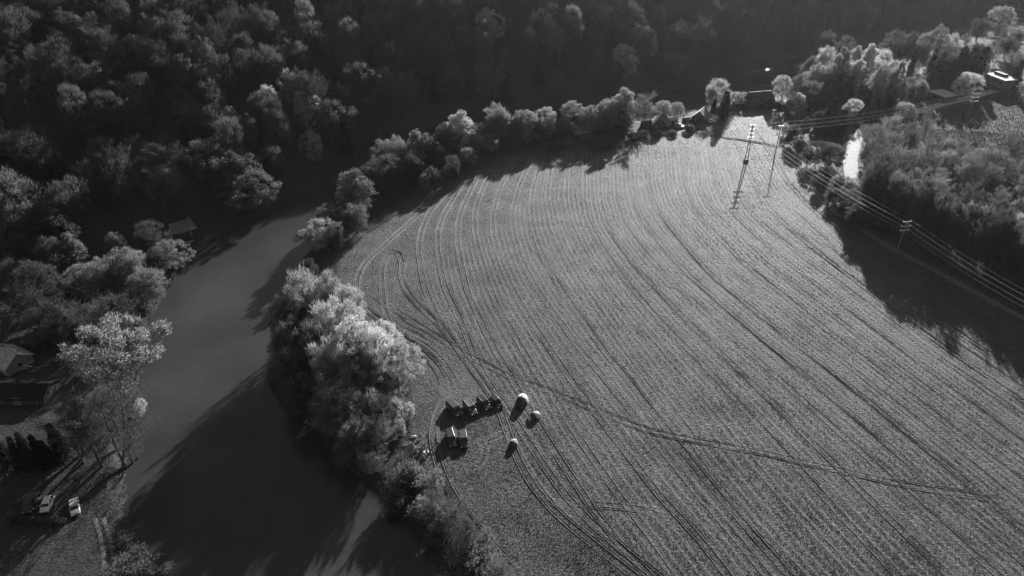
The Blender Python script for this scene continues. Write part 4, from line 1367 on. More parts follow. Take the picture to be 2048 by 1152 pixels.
def gable_house(name, label, cat, loc, rz, L, W, wh, rh, roofm, wallm, over=0.45, ops=(), chimney=None, group=None):
    t = thing(name, loc, rz, label, cat, group)
    MB().box((0, 0, wh / 2 - 0.3), (L, W, wh + 0.6)).build('wall', wallm, t)
    # gable walls under the ridge
    for sx in (-1, 1):
        x0, x1 = sx * L / 2, sx * (L / 2 - 0.2)
        m = MB()
        m.add([(x0, -W / 2, wh), (x0, W / 2, wh), (x0, 0, wh + rh - 0.05), (x1, -W / 2, wh), (x1, W / 2, wh), (x1, 0, wh + rh - 0.05)],
              [(0, 1, 2), (5, 4, 3), (0, 3, 4, 1), (1, 4, 5, 2), (2, 5, 3, 0)])
        m.build('gable', wallm, t)
    sl = math.atan2(rh, W / 2)
    for sy in (-1, 1):
        m = MB()
        e = over
        y1, z1 = sy * (W / 2 + e), wh - e * math.tan(sl)
        n = 9
        th_ = 0.12
        vs, fs = [], []
        hx = L / 2 + e
        m.add([(-hx, 0, wh + rh), (hx, 0, wh + rh), (hx, y1, z1), (-hx, y1, z1), (-hx, 0, wh + rh + th_), (hx, 0, wh + rh + th_), (hx, y1, z1 + th_), (-hx, y1, z1 + th_)],
              [(0, 1, 2, 3), (7, 6, 5, 4), (0, 4, 5, 1), (1, 5, 6, 2), (2, 6, 7, 3), (3, 7, 4, 0)])
        rf = m.build('roof', roofm, t)
        for k in range(1, 6):
            f = k / 6
            MB().box((0, y1 * f, (wh + rh) * (1 - f) + z1 * f + th_ + 0.015), (2 * hx - 0.04, 0.07, 0.05)).build('batten', roofm, rf)
    MB().box((0, 0, wh + rh + 0.13), (L + 2 * over, 0.2, 0.06)).build('ridge_cap', roofm, t)
    openings(t, ops, L, W)
    if chimney:
        c = MB().box((chimney[0], chimney[1], wh + rh * 0.6 + chimney[2] / 2), (0.6, 0.6, chimney[2] + rh * 0.3)).build('chimney', WALL_G, t)
        MB().box((chimney[0], chimney[1], wh + rh * 0.75 + chimney[2] + 0.04), (0.76, 0.76, 0.12)).build('chimney_cap', WALL_G, c)
    return t


def flat_house(name, label, cat, corners_px, zr, roofm, wallm, ops=(), over=0.35, group=None, upper=None):
    """box house under a flat roof whose four roof corners are seen at these pixels, zr metres above the ground"""
    mid = np.mean(corners_px, axis=0)
    base = GT(mid[0], mid[1], zr)
    C = np.array([G(a, b, base[2] + zr) for a, b in corners_px])
    ce = C.mean(0)
    u = (C[1] - C[0]) + (C[2] - C[3]); v = (C[3] - C[0]) + (C[2] - C[1])
    L, W = np.linalg.norm(u) / 2, np.linalg.norm(v) / 2
    rz = math.atan2(u[1], u[0])
    t = thing(name, (ce[0], ce[1], base[2]), rz, label, cat, group)
    MB().box((0, 0, zr / 2 - 0.5), (L - 2 * over, W - 2 * over, zr + 0.78)).build('wall', wallm, t)
    rf = MB().box((0, 0, zr), (L, W, 0.24)).build('roof', roofm, t)
    for sy in (-1, 1):
        MB().box((0, sy * (W / 2 - 0.08), zr + 0.17), (L - 0.02, 0.14, 0.1)).build('roof_edge', roofm, rf)
    for k in range(1, 5):
        MB().box((-L / 2 + L * k / 5, 0, zr + 0.14), (0.06, W - 0.4, 0.05)).build('roof_seam', roofm, rf)
    openings(t, [(k, s, al * (L if s in 'NS' else W), z, w, h) for k, s, al, z, w, h in ops], L - 2 * over, W - 2 * over)
    if upper:
        MB().box((upper[0] * L, upper[1] * W, zr + 0.6), (upper[2] * L, upper[3] * W, 1.0)).build('roof_box', ROOF_D, t)
    return t


W1 = [('window', 'S', -2.0, 1.35, 1.0, 1.0), ('door', 'S', 1.2, 1.0, 0.9, 2.0), ('window', 'E', 0.0, 1.35, 1.0, 0.9), ('window', 'W', 0.0, 1.35, 1.0, 0.9), ('window', 'N', 0, 1.35, 1.0, 1.0)]
gable_house('cottage', 'dark steep roofed cottage beside the bare round tree on the river', 'cottage', GT(1322, 253), R(70), 7.0, 7.0, 1.7, 3.4, ROOF_D, WALL_D, 0.6,
            [('window', 'W', -1.8, 1.2, 1.2, 1.0), ('door', 'W', 1.6, 0.95, 0.9, 1.9), ('window', 'W', 0, 2.9, 0.9, 0.8)])
gable_house('cottage', 'grey steep roofed cottage with a pale terrace by the river', 'cottage', GT(1401, 240), R(62), 6.5, 7.0, 1.8, 3.3, ROOF_G, WALL_D, 0.7,
            [('window', 'W', -1.8, 1.3, 1.2, 1.0), ('door', 'W', 1.6, 0.95, 0.9, 1.9), ('window', 'W', 0, 2.9, 0.9, 0.8)])
p = GT(1419, 233)
t = thing('terrace', p, R(-18), 'pale concrete terrace beside the grey steep roofed cottage', 'terrace')
MB().box((0, 0, 0.15), (8.0, 5.5, 0.5)).build('slab', CONC, t, 0.03)
for k in range(7):
    MB().box((-3.9 + k * 1.3, -2.65, 0.85), (0.09, 0.09, 1.0)).build('post', WOOD, t)
MB().box((0, -2.65, 1.36), (7.9, 0.08, 0.08)).build('rail', WOOD, t)
gable_house('house', 'dark hipped house at the top corner of the field', 'house', GT(1516, 208), R(12), 10.5, 9.0, 2.6, 3.4, ROOF_D, WALL_D, 0.7, W1, (2.0, 0.6, 1.2))
p = GT(1165, 275)
t = thing('shed', p, R(12), 'long low shed with a bright roof edge at the far field edge', 'shed')
MB().box((0, 0, 0.95), (6.4, 2.4, 2.5)).build('wall', WALL_D, t)
m = MB(); m.add([(-3.5, -1.5, 2.15), (3.5, -1.5, 2.15), (3.5, 1.5, 2.55), (-3.5, 1.5, 2.55), (-3.5, -1.5, 2.3), (3.5, -1.5, 2.3), (3.5, 1.5, 2.7), (-3.5, 1.5, 2.7)],
                [(3, 2, 1, 0), (4, 5, 6, 7), (0, 1, 5, 4), (1, 2, 6, 5), (2, 3, 7, 6), (3, 0, 4, 7)])
m.build('roof', ROOF_P, t)
openings(t, [('door', 'S', 1.2, 0.95, 0.9, 1.9), ('window', 'S', -1.4, 1.3, 0.9, 0.7)], 6.4, 2.4)
for x, y, L, W, lab in ((1507, 214, 8.0, 2.6, 'long low shed with a pale roof below the dark hipped house'), (1551, 208, 5.0, 4.0, 'small pale roofed shed right of the dark hipped house'),
                        (1566, 214, 4.0, 3.0, 'smaller pale roofed shed beside the dark shrubs at the field corner')):
    gable_house('shed', lab, 'shed', GT(x, y), R(14), L, W, 1.8, 0.5, ROOF_P, WALL_D, 0.25, [('door', 'S', 0.5, 0.9, 0.8, 1.7)])
for x, y, L, W, lab, rm in ((1292, 252, 4.0, 3.0, 'little dark shed under the bare round tree by the river path', ROOF_D), (1345, 246, 3.6, 2.8, 'little pale roofed shed between the two steep roofed cottages', ROOF_P),
                            (1372, 246, 3.0, 2.4, 'tiny grey roofed shed beside the dark parked car', ROOF_G), (1440, 224, 5.0, 3.0, 'low grey shed between terrace and dark conifer', ROOF_G),
                            (1478, 212, 6.0, 3.0, 'low pale roofed shed right of the dark conifer at the field tip', ROOF_P)):
    gable_house('shed', lab, 'shed', GT(x, y), R(14), L, W, 1.8, 0.7, rm, WALL_D, 0.25, [('door', 'S', 0.4, 0.85, 0.8, 1.6)])
W2 = [('window', 'S', -.3, 1.6, 1.5, 1.1), ('window', 'S', 0, 1.6, 1.5, 1.1), ('door', 'S', .3, 1.05, 1.0, 2.1), ('window', 'W', 0, 1.6, 1.3, 1.0), ('window', 'E', 0, 1.6, 1.3, 1.0)]
flat_house('house', 'low house with a broad pale flat roof under bare branches', 'house', [(1859, 182.5), (1890, 195.5), (1918, 190), (1881, 178)], 3.0, ROOF_P, WALL_D, W2)
flat_house('house', 'large two storey house with a white flat roof by the conifers', 'house', [(1973, 148), (2011, 163), (2036, 159), (1992, 144)], 5.6, ROOF_P, mat('shaded_grey_wall', 0.13, 0.85, 0.2, 0.25, 1.2, 0.02),
           [('window', 'S', a, z, 1.5, 1.2) for a in (-.35, -.12, .12, .35) for z in (1.5, 4.2)] + [('window', 'E', a, z, 1.3, 1.2) for a in (-.25, .25) for z in (1.5, 4.2)], upper=(-0.18, 0.22, 0.5, 0.3))
p = GT(1990, 123, 2.4)
t = thing('gazebo', p, R(10), 'small open gazebo with a white roof behind the large house', 'gazebo')
for sx in (-1, 1):
    for sy in (-1, 1):
        MB().box((sx * 1.5, sy * 1.5, 1.1), (0.14, 0.14, 2.6)).build('post', WOOD, t)
m = MB(); m.add([(-2, -2, 2.4), (2, -2, 2.4), (2, 2, 2.4), (-2, 2, 2.4), (0, 0, 3.2)], [(3, 2, 1, 0), (0, 1, 4), (1, 2, 4), (2, 3, 4), (3, 0, 4)])
m.build('roof', ROOF_P, t)
# the hut on the left bank: single sloping roof
p = GT(370, 470)
t = thing('hut', p, R(38), 'dark riverside hut with a grey sheet roof and small chimney', 'hut')
MB().box((0, 0, 1.2), (6.2, 5.0, 3.0)).build('wall', WALL_D, t)
m = MB(); m.add([(-3.6, -3.1, 2.5), (3.6, -3.1, 2.5), (3.6, 2.9, 3.7), (-3.6, 2.9, 3.7), (-3.6, -3.1, 2.64), (3.6, -3.1, 2.64), (3.6, 2.9, 3.84), (-3.6, 2.9, 3.84)],
                [(3, 2, 1, 0), (4, 5, 6, 7), (0, 1, 5, 4), (1, 2, 6, 5), (2, 3, 7, 6), (3, 0, 4, 7)])
rf = m.build('roof', ROOF_G, t)
for k in range(8):
    y = -3.0 + k * 0.82
    MB().box((0, y, 2.66 + (y + 3.1) * 0.2), (7.16, 0.08, 0.07)).build('batten', ROOF_G, rf)
MB().box((2.6, 1.9, 4.2), (0.5, 0.5, 1.6)).build('chimney', WALL_G, t)
openings(t, [('door', 'S', 1.4, 0.95, 0.9, 1.9), ('window', 'S', -1.2, 1.4, 1.0, 0.8), ('window', 'E', 0, 1.4, 0.9, 0.8)], 6.2, 5.0)
p = GT(379, 486)
t = thing('bench', p, R(38), 'pale plank bench in front of the riverside hut', 'bench')
MB().box((0, 0, 0.45), (2.4, 0.35, 0.07)).build('seat', CONC, t)
for sx in (-1, 1):
    MB().box((sx * 0.9, 0, 0.2), (0.1, 0.3, 0.44)).build('leg', WOOD, t)
# houses at the left edge
gable_house('cottage', 'cottage with a pale mossy roof under bare trees on the left bank', 'cottage', GT(24, 728), R(-28), 8.0, 6.5, 2.3, 2.2, mat('mossy_pale_roof', 0.4, 0.8, 0.3, 0.5, 0.9, 0.04), WALL_G, 0.5, W1, (-2.0, 0.5, 1.0))  # mossy roof, its colour paled in place of sunlight on it
gable_house('barn', 'long dark roofed building below the mossy cottage', 'barn', GT(55, 790), R(0), 12.0, 7.0, 1.9, 1.6, mat('shaded_dark_roof', 0.02, 0.8, 0.2, 0.4, 2.0, 0.03), WALL_D, 0.5,  # roof colour blackened for the shade it lies in
            [('door', 'S', 0, 1.1, 2.0, 2.2), ('window', 'S', -4, 1.3, 1.0, 0.8), ('window', 'S', 4, 1.3, 1.0, 0.8)])
gable_house('shed', 'small dark shed with pale eaves above the mossy cottage', 'shed', GT(80, 690), R(-30), 4.6, 3.4, 1.9, 1.0, ROOF_D, WALL_D, 0.3, [('door', 'S', 0.5, 0.9, 0.8, 1.7)])
gable_house('shed', 'low dark shed beside the wispy trees above the long building', 'shed', GT(125, 688), R(-25), 4.0, 3.0, 1.8, 0.9, ROOF_D, WALL_D, 0.3, [('door', 'S', 0.4, 0.85, 0.8, 1.6)])
p = GT(60, 716)
t = thing('fence', p, R(-60), 'short white fence panel beside the mossy cottage', 'fence')
for k in range(5):
    MB().box((-1.2 + k * 0.6, 0, 0.6), (0.12, 0.06, 1.3)).build('picket', FRAME, t)
for zz in (0.35, 0.95):
    MB().box((0, 0.05, zz), (2.7, 0.05, 0.1)).build('rail', FRAME, t)
p = GT(48, 737)
t = thing('timber_pile', p, R(20), 'loose pile of pale planks behind the long dark building', 'timber pile')
for k in range(9):
    MB().box((rng.uniform(-.9, .9), rng.uniform(-.9, .9), 0.1 + 0.11 * k), (2.6, 0.28, 0.1), rng.uniform(-.6, .6)).build('plank', CONC, t)
L_ = [GT(794, 1003, 0.5), GT(828, 1025, 0.4)]
m = MB(); m.tube([L_[0] + [0, 0, .5], (L_[0] + L_[1]) / 2 + [0, 0, .5], L_[1] + [0, 0, .3]], [0.10, 0.16, 0.24], 8)
lg = m.build('fallen_trunk', CONC); tag(lg, 'pale fallen trunk lying over the scrub at the water edge', 'log')

# ------------------------------------------------------------------ cars
PAINT = {k: mat('car_paint_' + k, v, 0.28, 0.5, 0.05, 2.0, 0.0, 0.0) for k, v in
         {'white': 0.75, 'silver': 0.42, 'grey': 0.16, 'dark': 0.045, 'black': 0.025, 'mid': 0.09, 'tan': 0.28}.items()}
RUBBER = mat('tyre_rubber', 0.02, 0.9, 0.2, 0.2, 4.0)
RIM = mat('wheel_rim', 0.35, 0.35, 0.5, 0.1, 4.0, 0, 0.6)
LAMP = mat('lamp_glass', 0.6, 0.1, 0.7, 0.1, 4.0)
TAIL = mat('tail_lamp', 0.12, 0.2, 0.6, 0.1, 4.0)
TRIM = mat('black_trim', 0.03, 0.6, 0.3, 0.2, 4.0)

SHAPES = {
    # length, width, height, belt height, [hood base x, windscreen top x, roof rear x, tail base x] measured from the nose (0) to the tail (L)
    'hatch': (4.1, 1.76, 1.48, 0.92, (1.0, 1.75, 3.45, 4.0)),
    'sedan': (4.5, 1.78, 1.45, 0.92, (1.15, 1.95, 3.3, 3.95)),
    'suv': (4.5, 1.85, 1.72, 1.02, (1.15, 1.75, 4.15, 4.45)),
    'van': (4.9, 1.92, 1.98, 1.1, (0.75, 1.55, 4.75, 4.88)),
    'offroad': (4.6, 1.86, 1.92, 1.1, (1.3, 1.6, 4.4, 4.55)),
}


def car(kind, paint, loc, rz, label, group, roof=None, rack=False, spare=False):
    L, W, H, B, (h0, w0, r0, t0) = SHAPES[kind]
    t = thing('parked_car', loc, rz, label, 'car', group)     # +X is forward
    P = PAINT[paint]

    def X(a):
        return L / 2 - a
    # body: sections along the length, lower flank tucked in
    secs = [(0.0, 0.80, 0.34, 0.60), (0.12, 0.92, 0.26, B - 0.22), (0.5, 0.97, 0.22, B - 0.14), (h0, 1.0, 0.2, B), (L * 0.55, 1.0, 0.2, B + 0.02), (t0 - 0.1, 1.0, 0.22, B + 0.02),
            (L - 0.1, 0.95, 0.26, B - (0.12 if kind == 'sedan' else 0.02)), (L, 0.84, 0.36, B - 0.25)]
    vs, fs = [], []
    for a, k, z0, z1 in secs:
        w = W / 2 * k
        vs += [(X(a), -w * 0.93, z0), (X(a), -w, (z0 + z1) / 2), (X(a), -w * 0.95, z1 - 0.05), (X(a), -w * 0.86, z1), (X(a), w * 0.86, z1), (X(a), w * 0.95, z1 - 0.05), (X(a), w, (z0 + z1) / 2), (X(a), w * 0.93, z0)]
    for i in range(len(secs) - 1):
        for k in range(8):
            fs.append((i * 8 + k, i * 8 + (k + 1) % 8, i * 8 + 8 + (k + 1) % 8, i * 8 + 8 + k))
    fs.append(tuple(range(8))); fs.append(tuple((len(secs) - 1) * 8 + k for k in range(7, -1, -1)))
    body = MB().add(vs, fs, True).build('body', P, t, 0.03)
    # cabin
    wb, wt = W / 2 * 0.90, W / 2 * (0.74 if kind in ('hatch', 'sedan') else 0.82)
    zb, zt = B - 0.03, H
    base = [(X(h0), -wb), (X(t0), -wb), (X(t0), wb), (X(h0), wb)]
    top = [(X(w0), -wt), (X(r0), -wt), (X(r0), wt), (X(w0), wt)]
    cb = MB().add([(a, b, zb) for a, b in base] + [(a, b, zt) for a, b in top], [(3, 2, 1, 0), (4, 5, 6, 7), (0, 1, 5, 4), (1, 2, 6, 5), (2, 3, 7, 6), (3, 0, 4, 7)])
    cabin = cb.build('cabin', P, t, 0.05)
    RP = PAINT[roof] if roof else P
    MB().box(((X(w0) + X(r0)) / 2, 0, zt + 0.015), (abs(X(w0) - X(r0)) * 0.96, wt * 1.9, 0.05)).build('roof', RP, t, 0.02)

    def pane(name, pts, par):
        c = Vector((0, 0, 0))
        for q in pts:
            c += Vector(q)
        c /= len(pts)
        v = [Vector(q) for q in pts]
        n = (v[1] - v[0]).cross(v[2] - v[0]).normalized()
        if n.dot(c - Vector((0, 0, H * 0.5))) < 0:
            n = -n
        v = [c + (q - c) * 0.88 for q in v]
        m = MB().add([q - n * 0.02 for q in v] + [q + n * 0.015 for q in v], [(3, 2, 1, 0), (4, 5, 6, 7), (0, 1, 5, 4), (1, 2, 6, 5), (2, 3, 7, 6), (3, 0, 4, 7)])
        return m.build(name, GLASS, par)
    b3 = [Vector((a, b, zb + 0.04)) for a, b in base]
    t3 = [Vector((a, b, zt - 0.05)) for a, b in top]
    pane('windscreen', [b3[3], b3[0], t3[0], t3[3]], t)
    pane('rear_window', [b3[1], b3[2], t3[2], t3[1]], t)
    for i0, i1 in ((0, 1), (3, 2)):
        for f0, f1 in ((0.03, 0.48), (0.52, 0.97)):
            q = [b3[i0].lerp(b3[i1], f0), b3[i0].lerp(b3[i1], f1), t3[i0].lerp(t3[i1], f1), t3[i0].lerp(t3[i1], f0)]
            pane('side_window', q, t)
    rw = 0.31 if kind in ('hatch', 'sedan') else 0.36
    for a in (0.82, L - 0.85):
        for sy in (-1, 1):
            y = sy * (W / 2 - 0.11)
            wh = MB().tube([(X(a), y - 0.11, rw), (X(a), y + 0.11, rw)], rw, 16).build('wheel', RUBBER, t)
            MB().tube([(X(a), y + sy * 0.09, rw), (X(a), y + sy * 0.125, rw)], rw * 0.62, 12).build('rim', RIM, wh)
    for sy in (-1, 1):
        MB().box((X(0.07), sy * W * 0.34, B - 0.32), (0.12, 0.34, 0.16)).build('headlight', LAMP, t, 0.02)
        MB().box((X(L - 0.05), sy * W * 0.37, B - 0.22), (0.12, 0.2, 0.3)).build('tail_light', TAIL, t, 0.02)
        MB().box((X(h0 + 0.45), sy * (W / 2 + 0.09), B + 0.06), (0.14, 0.2, 0.15)).build('mirror', P, t, 0.02)
    MB().box((X(0.02), 0, 0.42), (0.1, W * 0.8, 0.2)).build('front_bumper', TRIM, t, 0.02)
    MB().box((X(L - 0.02), 0, 0.45), (0.1, W * 0.8, 0.2)).build('rear_bumper', TRIM, t, 0.02)
    if rack:
        for sy in ((1,) if rack is not True else (-1, 1)):  # a single white strip stands in for a sunlit roof edge
            MB().box(((X(w0) + X(r0)) / 2, sy * wt * 0.85, zt + 0.1), (abs(X(w0) - X(r0)) * 0.9, 0.06, 0.06)).build('rail_or_lit_edge', FRAME, t)
    if spare:
        MB().tube([(X(L - 0.0), 0, 1.0), (X(L + 0.2), 0, 1.0)], 0.34, 16).build('spare_wheel', RUBBER, t)
    return t


def car_px(kind, paint, rear, front, label, group, **kw):
    a, b = GT(*rear, 0.7), GT(*front, 0.7)
    c = (a + b) / 2
    return car(kind, paint, (c[0], c[1], th(c[0], c[1]) - 0.03), math.atan2(b[1] - a[1], b[0] - a[0]), label, group, **kw)


GC = 'cars parked at the camp on the field'
car_px('van', 'mid', (898, 807), (919, 828), 'boxy dark grey van at the river end of the row of four cars', GC)
car_px('offroad', 'mid', (933, 807), (948, 826), 'off road car with a grey roof, second in the row from the river', GC, roof='grey', rack=True)
car_px('suv', 'dark', (959, 796), (977, 816), 'dark estate car, third in the row from the river', GC, rack=True)
car_px('hatch', 'black', (985, 794), (1001, 812), 'black car at the tent end of the row of four cars', GC)
car_px('offroad', 'dark', (898, 864), (906, 891), 'dark van with one pale strip for its sunlit roof edge standing beside the people', GC, rack=1)
car_px('suv', 'dark', (925, 866), (929, 892), 'dark car with a dark grey roof standing beside the dark van', GC, roof='mid')
GL_ = 'cars parked on the left bank'
car_px('hatch', 'white', (100, 991), (87, 1023), 'white hatchback parked on the grass of the left bank', GL_)
car_px('sedan', 'silver', (146, 997), (151, 1028), 'silver car half in tree shade on the left bank', GL_)
car_px('suv', 'dark', (64, 992), (53, 1023), 'dark car parked next to the white hatchback', GL_)
GR = 'cars parked by the riverside cottages'
car_px('suv', 'silver', (1351, 250), (1366, 253), 'pale car parked between the two steep roofed cottages', GR)
car_px('hatch', 'dark', (1376, 252), (1382, 259), 'dark car parked at the field edge by the grey cottage', GR)
car_px('hatch', 'white', (1417, 242), (1430, 240), 'white car parked beside the concrete terrace', GR)
# caravan
p = GT(1648, 243)
t = thing('caravan', p, R(15), 'white caravan under the trees near the gravel road', 'caravan')
m = MB(); m.prism([(-2.4, 0.5), (2.4, 0.5), (2.6, 1.2), (2.2, 2.5), (-2.2, 2.5), (-2.6, 1.4)], -1.1, 1.1)
m.build('body', PAINT['white'], t, 0.1)
for sy in (-1, 1):
    MB().box((0.7, sy * 1.1, 1.6), (1.2, 0.06, 0.6)).build('window', GLASS, t)
    wh = MB().tube([(0, sy * 0.85, 0.34), (0, sy * 1.08, 0.34)], 0.34, 14).build('wheel', RUBBER, t)
    MB().tube([(0, sy * 1.07, 0.34), (0, sy * 1.1, 0.34)], 0.2, 12).build('rim', RIM, wh)
MB().box((-0.9, -1.1, 1.35), (0.7, 0.06, 1.6)).build('door', FRAME, t)
MB().tube([(2.5, 0, 0.5), (3.6, 0, 0.4)], 0.06, 6).build('drawbar', TRIM, t)

# ------------------------------------------------------------------ tents
FLY = mat('white_tent_fabric', 0.9, 0.7, 0.2, 0.06, 2.0, 0.01)
FLY2 = mat('grey_tent_fabric', 0.22, 0.7, 0.2, 0.1, 2.0, 0.01)
FLY3 = mat('pale_tent_fabric', 0.55, 0.7, 0.2, 0.08, 2.0, 0.01)
FLYD = mat('shaded_tent_fabric', 0.06, 0.8, 0.2, 0.1, 2.0, 0.01)
POLE = mat('tent_pole', 0.3, 0.4, 0.5, 0.1, 4.0)


def dome_tent(loc, rz, L, W, H, flym, dark, label, porch=0.5, square=2.6):
    t = thing('tent', loc, rz, label, 'tent', 'tents at the camp on the field')
    nu, nv = 24, 9
    vs, fs = [], []
    for j in range(nv + 1):
        f = j / nv
        z = H * math.sin(f * math.pi / 2) ** 0.9
        k = math.cos(f * math.pi / 2) ** 0.62
        for i in range(nu):
            a = 2 * math.pi * i / nu
            ca, sa = math.cos(a), math.sin(a)
            q = (abs(ca) ** square + abs(sa) ** square) ** (-1 / square)
            scal = 1 - 0.05 * (1 - abs(math.cos(2 * a))) * math.sin(f * math.pi)
            vs.append((L / 2 * ca * q * k * scal, W / 2 * sa * q * k * scal, z - 0.05))
    for j in range(nv):
        for i in range(nu):
            fs.append((j * nu + i, j * nu + (i + 1) % nu, (j + 1) * nu + (i + 1) % nu, (j + 1) * nu + i))
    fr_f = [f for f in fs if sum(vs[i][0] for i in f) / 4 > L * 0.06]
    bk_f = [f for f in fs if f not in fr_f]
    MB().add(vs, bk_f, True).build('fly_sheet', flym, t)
    MB().add(vs, fr_f, True).build('shaded_half', FLYD, t)  # camera-facing half coloured dark to stand for the tent's own shade
    for d in (-1, 1):
        pts = []
        for k in range(13):
            f = k / 12 * math.pi
            s = math.cos(f)
            kk = abs(s) ** 0.62 * (1 if s > 0 else -1)
            q = (2 * 0.7071 ** square) ** (-1 / square) * 0.7071
            pts.append((L / 2 * q * kk, d * W / 2 * q * kk, H * math.sin(f) ** 0.9 + 0.02))
        MB().tube(pts, 0.03, 5).build('pole', POLE, t)
    # porch with a dark doorway
    m = MB(); e = L / 2
    m.add([(e * 0.55, -W * 0.3, -0.05), (e * 0.55, W * 0.3, -0.05), (e * 0.5, 0, H * 0.82), (e + porch, -W * 0.2, -0.05), (e + porch, W * 0.2, -0.05), (e + porch * 0.55, 0, H * 0.55)],
          [(0, 3, 5, 2), (1, 2, 5, 4), (3, 4, 5)])
    m.build('porch', FLYD if porch < 0.6 else flym, t)
    m = MB(); m.add([(e + porch + 0.01, -W * 0.14, 0), (e + porch + 0.01, W * 0.14, 0), (e + porch * 0.62 + 0.02, 0, H * 0.47)], [(0, 1, 2)])
    m.build('door', dark, t)
    for k in range(6):
        a = math.pi / 6 + k * math.pi / 3
        p0 = (L / 2 * 0.86 * math.cos(a), W / 2 * 0.86 * math.sin(a), H * 0.4)
        p1 = (L / 2 * 1.45 * math.cos(a), W / 2 * 1.45 * math.sin(a), 0.0)
        MB().tube([p0, p1], 0.008, 4).build('guy_rope', FRAME, t)
    return t


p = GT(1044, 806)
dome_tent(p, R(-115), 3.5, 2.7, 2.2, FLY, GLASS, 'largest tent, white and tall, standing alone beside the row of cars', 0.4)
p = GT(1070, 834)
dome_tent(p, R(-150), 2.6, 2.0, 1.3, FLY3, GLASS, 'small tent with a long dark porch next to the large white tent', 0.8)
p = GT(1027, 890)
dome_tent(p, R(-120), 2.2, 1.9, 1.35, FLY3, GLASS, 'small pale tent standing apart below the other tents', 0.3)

# ------------------------------------------------------------------ camp people and furniture
SKIN = mat('skin', 0.35, 0.6, 0.3, 0.05, 4.0)
CL = {'dark': mat('dark_cloth', 0.03, 0.9, 0.1, 0.3, 6.0), 'mid': mat('grey_cloth', 0.12, 0.9, 0.1, 0.3, 6.0), 'pale': mat('pale_cloth', 0.5, 0.9, 0.1, 0.2, 6.0)}
HAIR = mat('dark_hair', 0.03, 0.8, 0.2, 0.3, 6.0)


def skin_mesh(name, nodes, edges):
    me = bpy.data.meshes.new(name)
    me.from_pydata([n[0] for n in nodes], edges, [])
    o = bpy.data.objects.new(name, me)
    COL.objects.link(o)
    o.modifiers.new('skin', 'SKIN')
    for i, n in enumerate(nodes):
        r = n[1]
        me.skin_vertices[0].data[i].radius = (r, r) if not hasattr(r, '__len__') else r
        me.skin_vertices[0].data[i].use_root = (i == 0)
    o.modifiers.new('sub', 'SUBSURF').levels = 1
    o.modifiers['sub'].render_levels = 1
    dg = bpy.context.evaluated_depsgraph_get()
    out = bpy.data.meshes.new_from_object(o.evaluated_get(dg))
    bpy.data.objects.remove(o)
    for p_ in out.polygons:
        p_.use_smooth = True
    return out


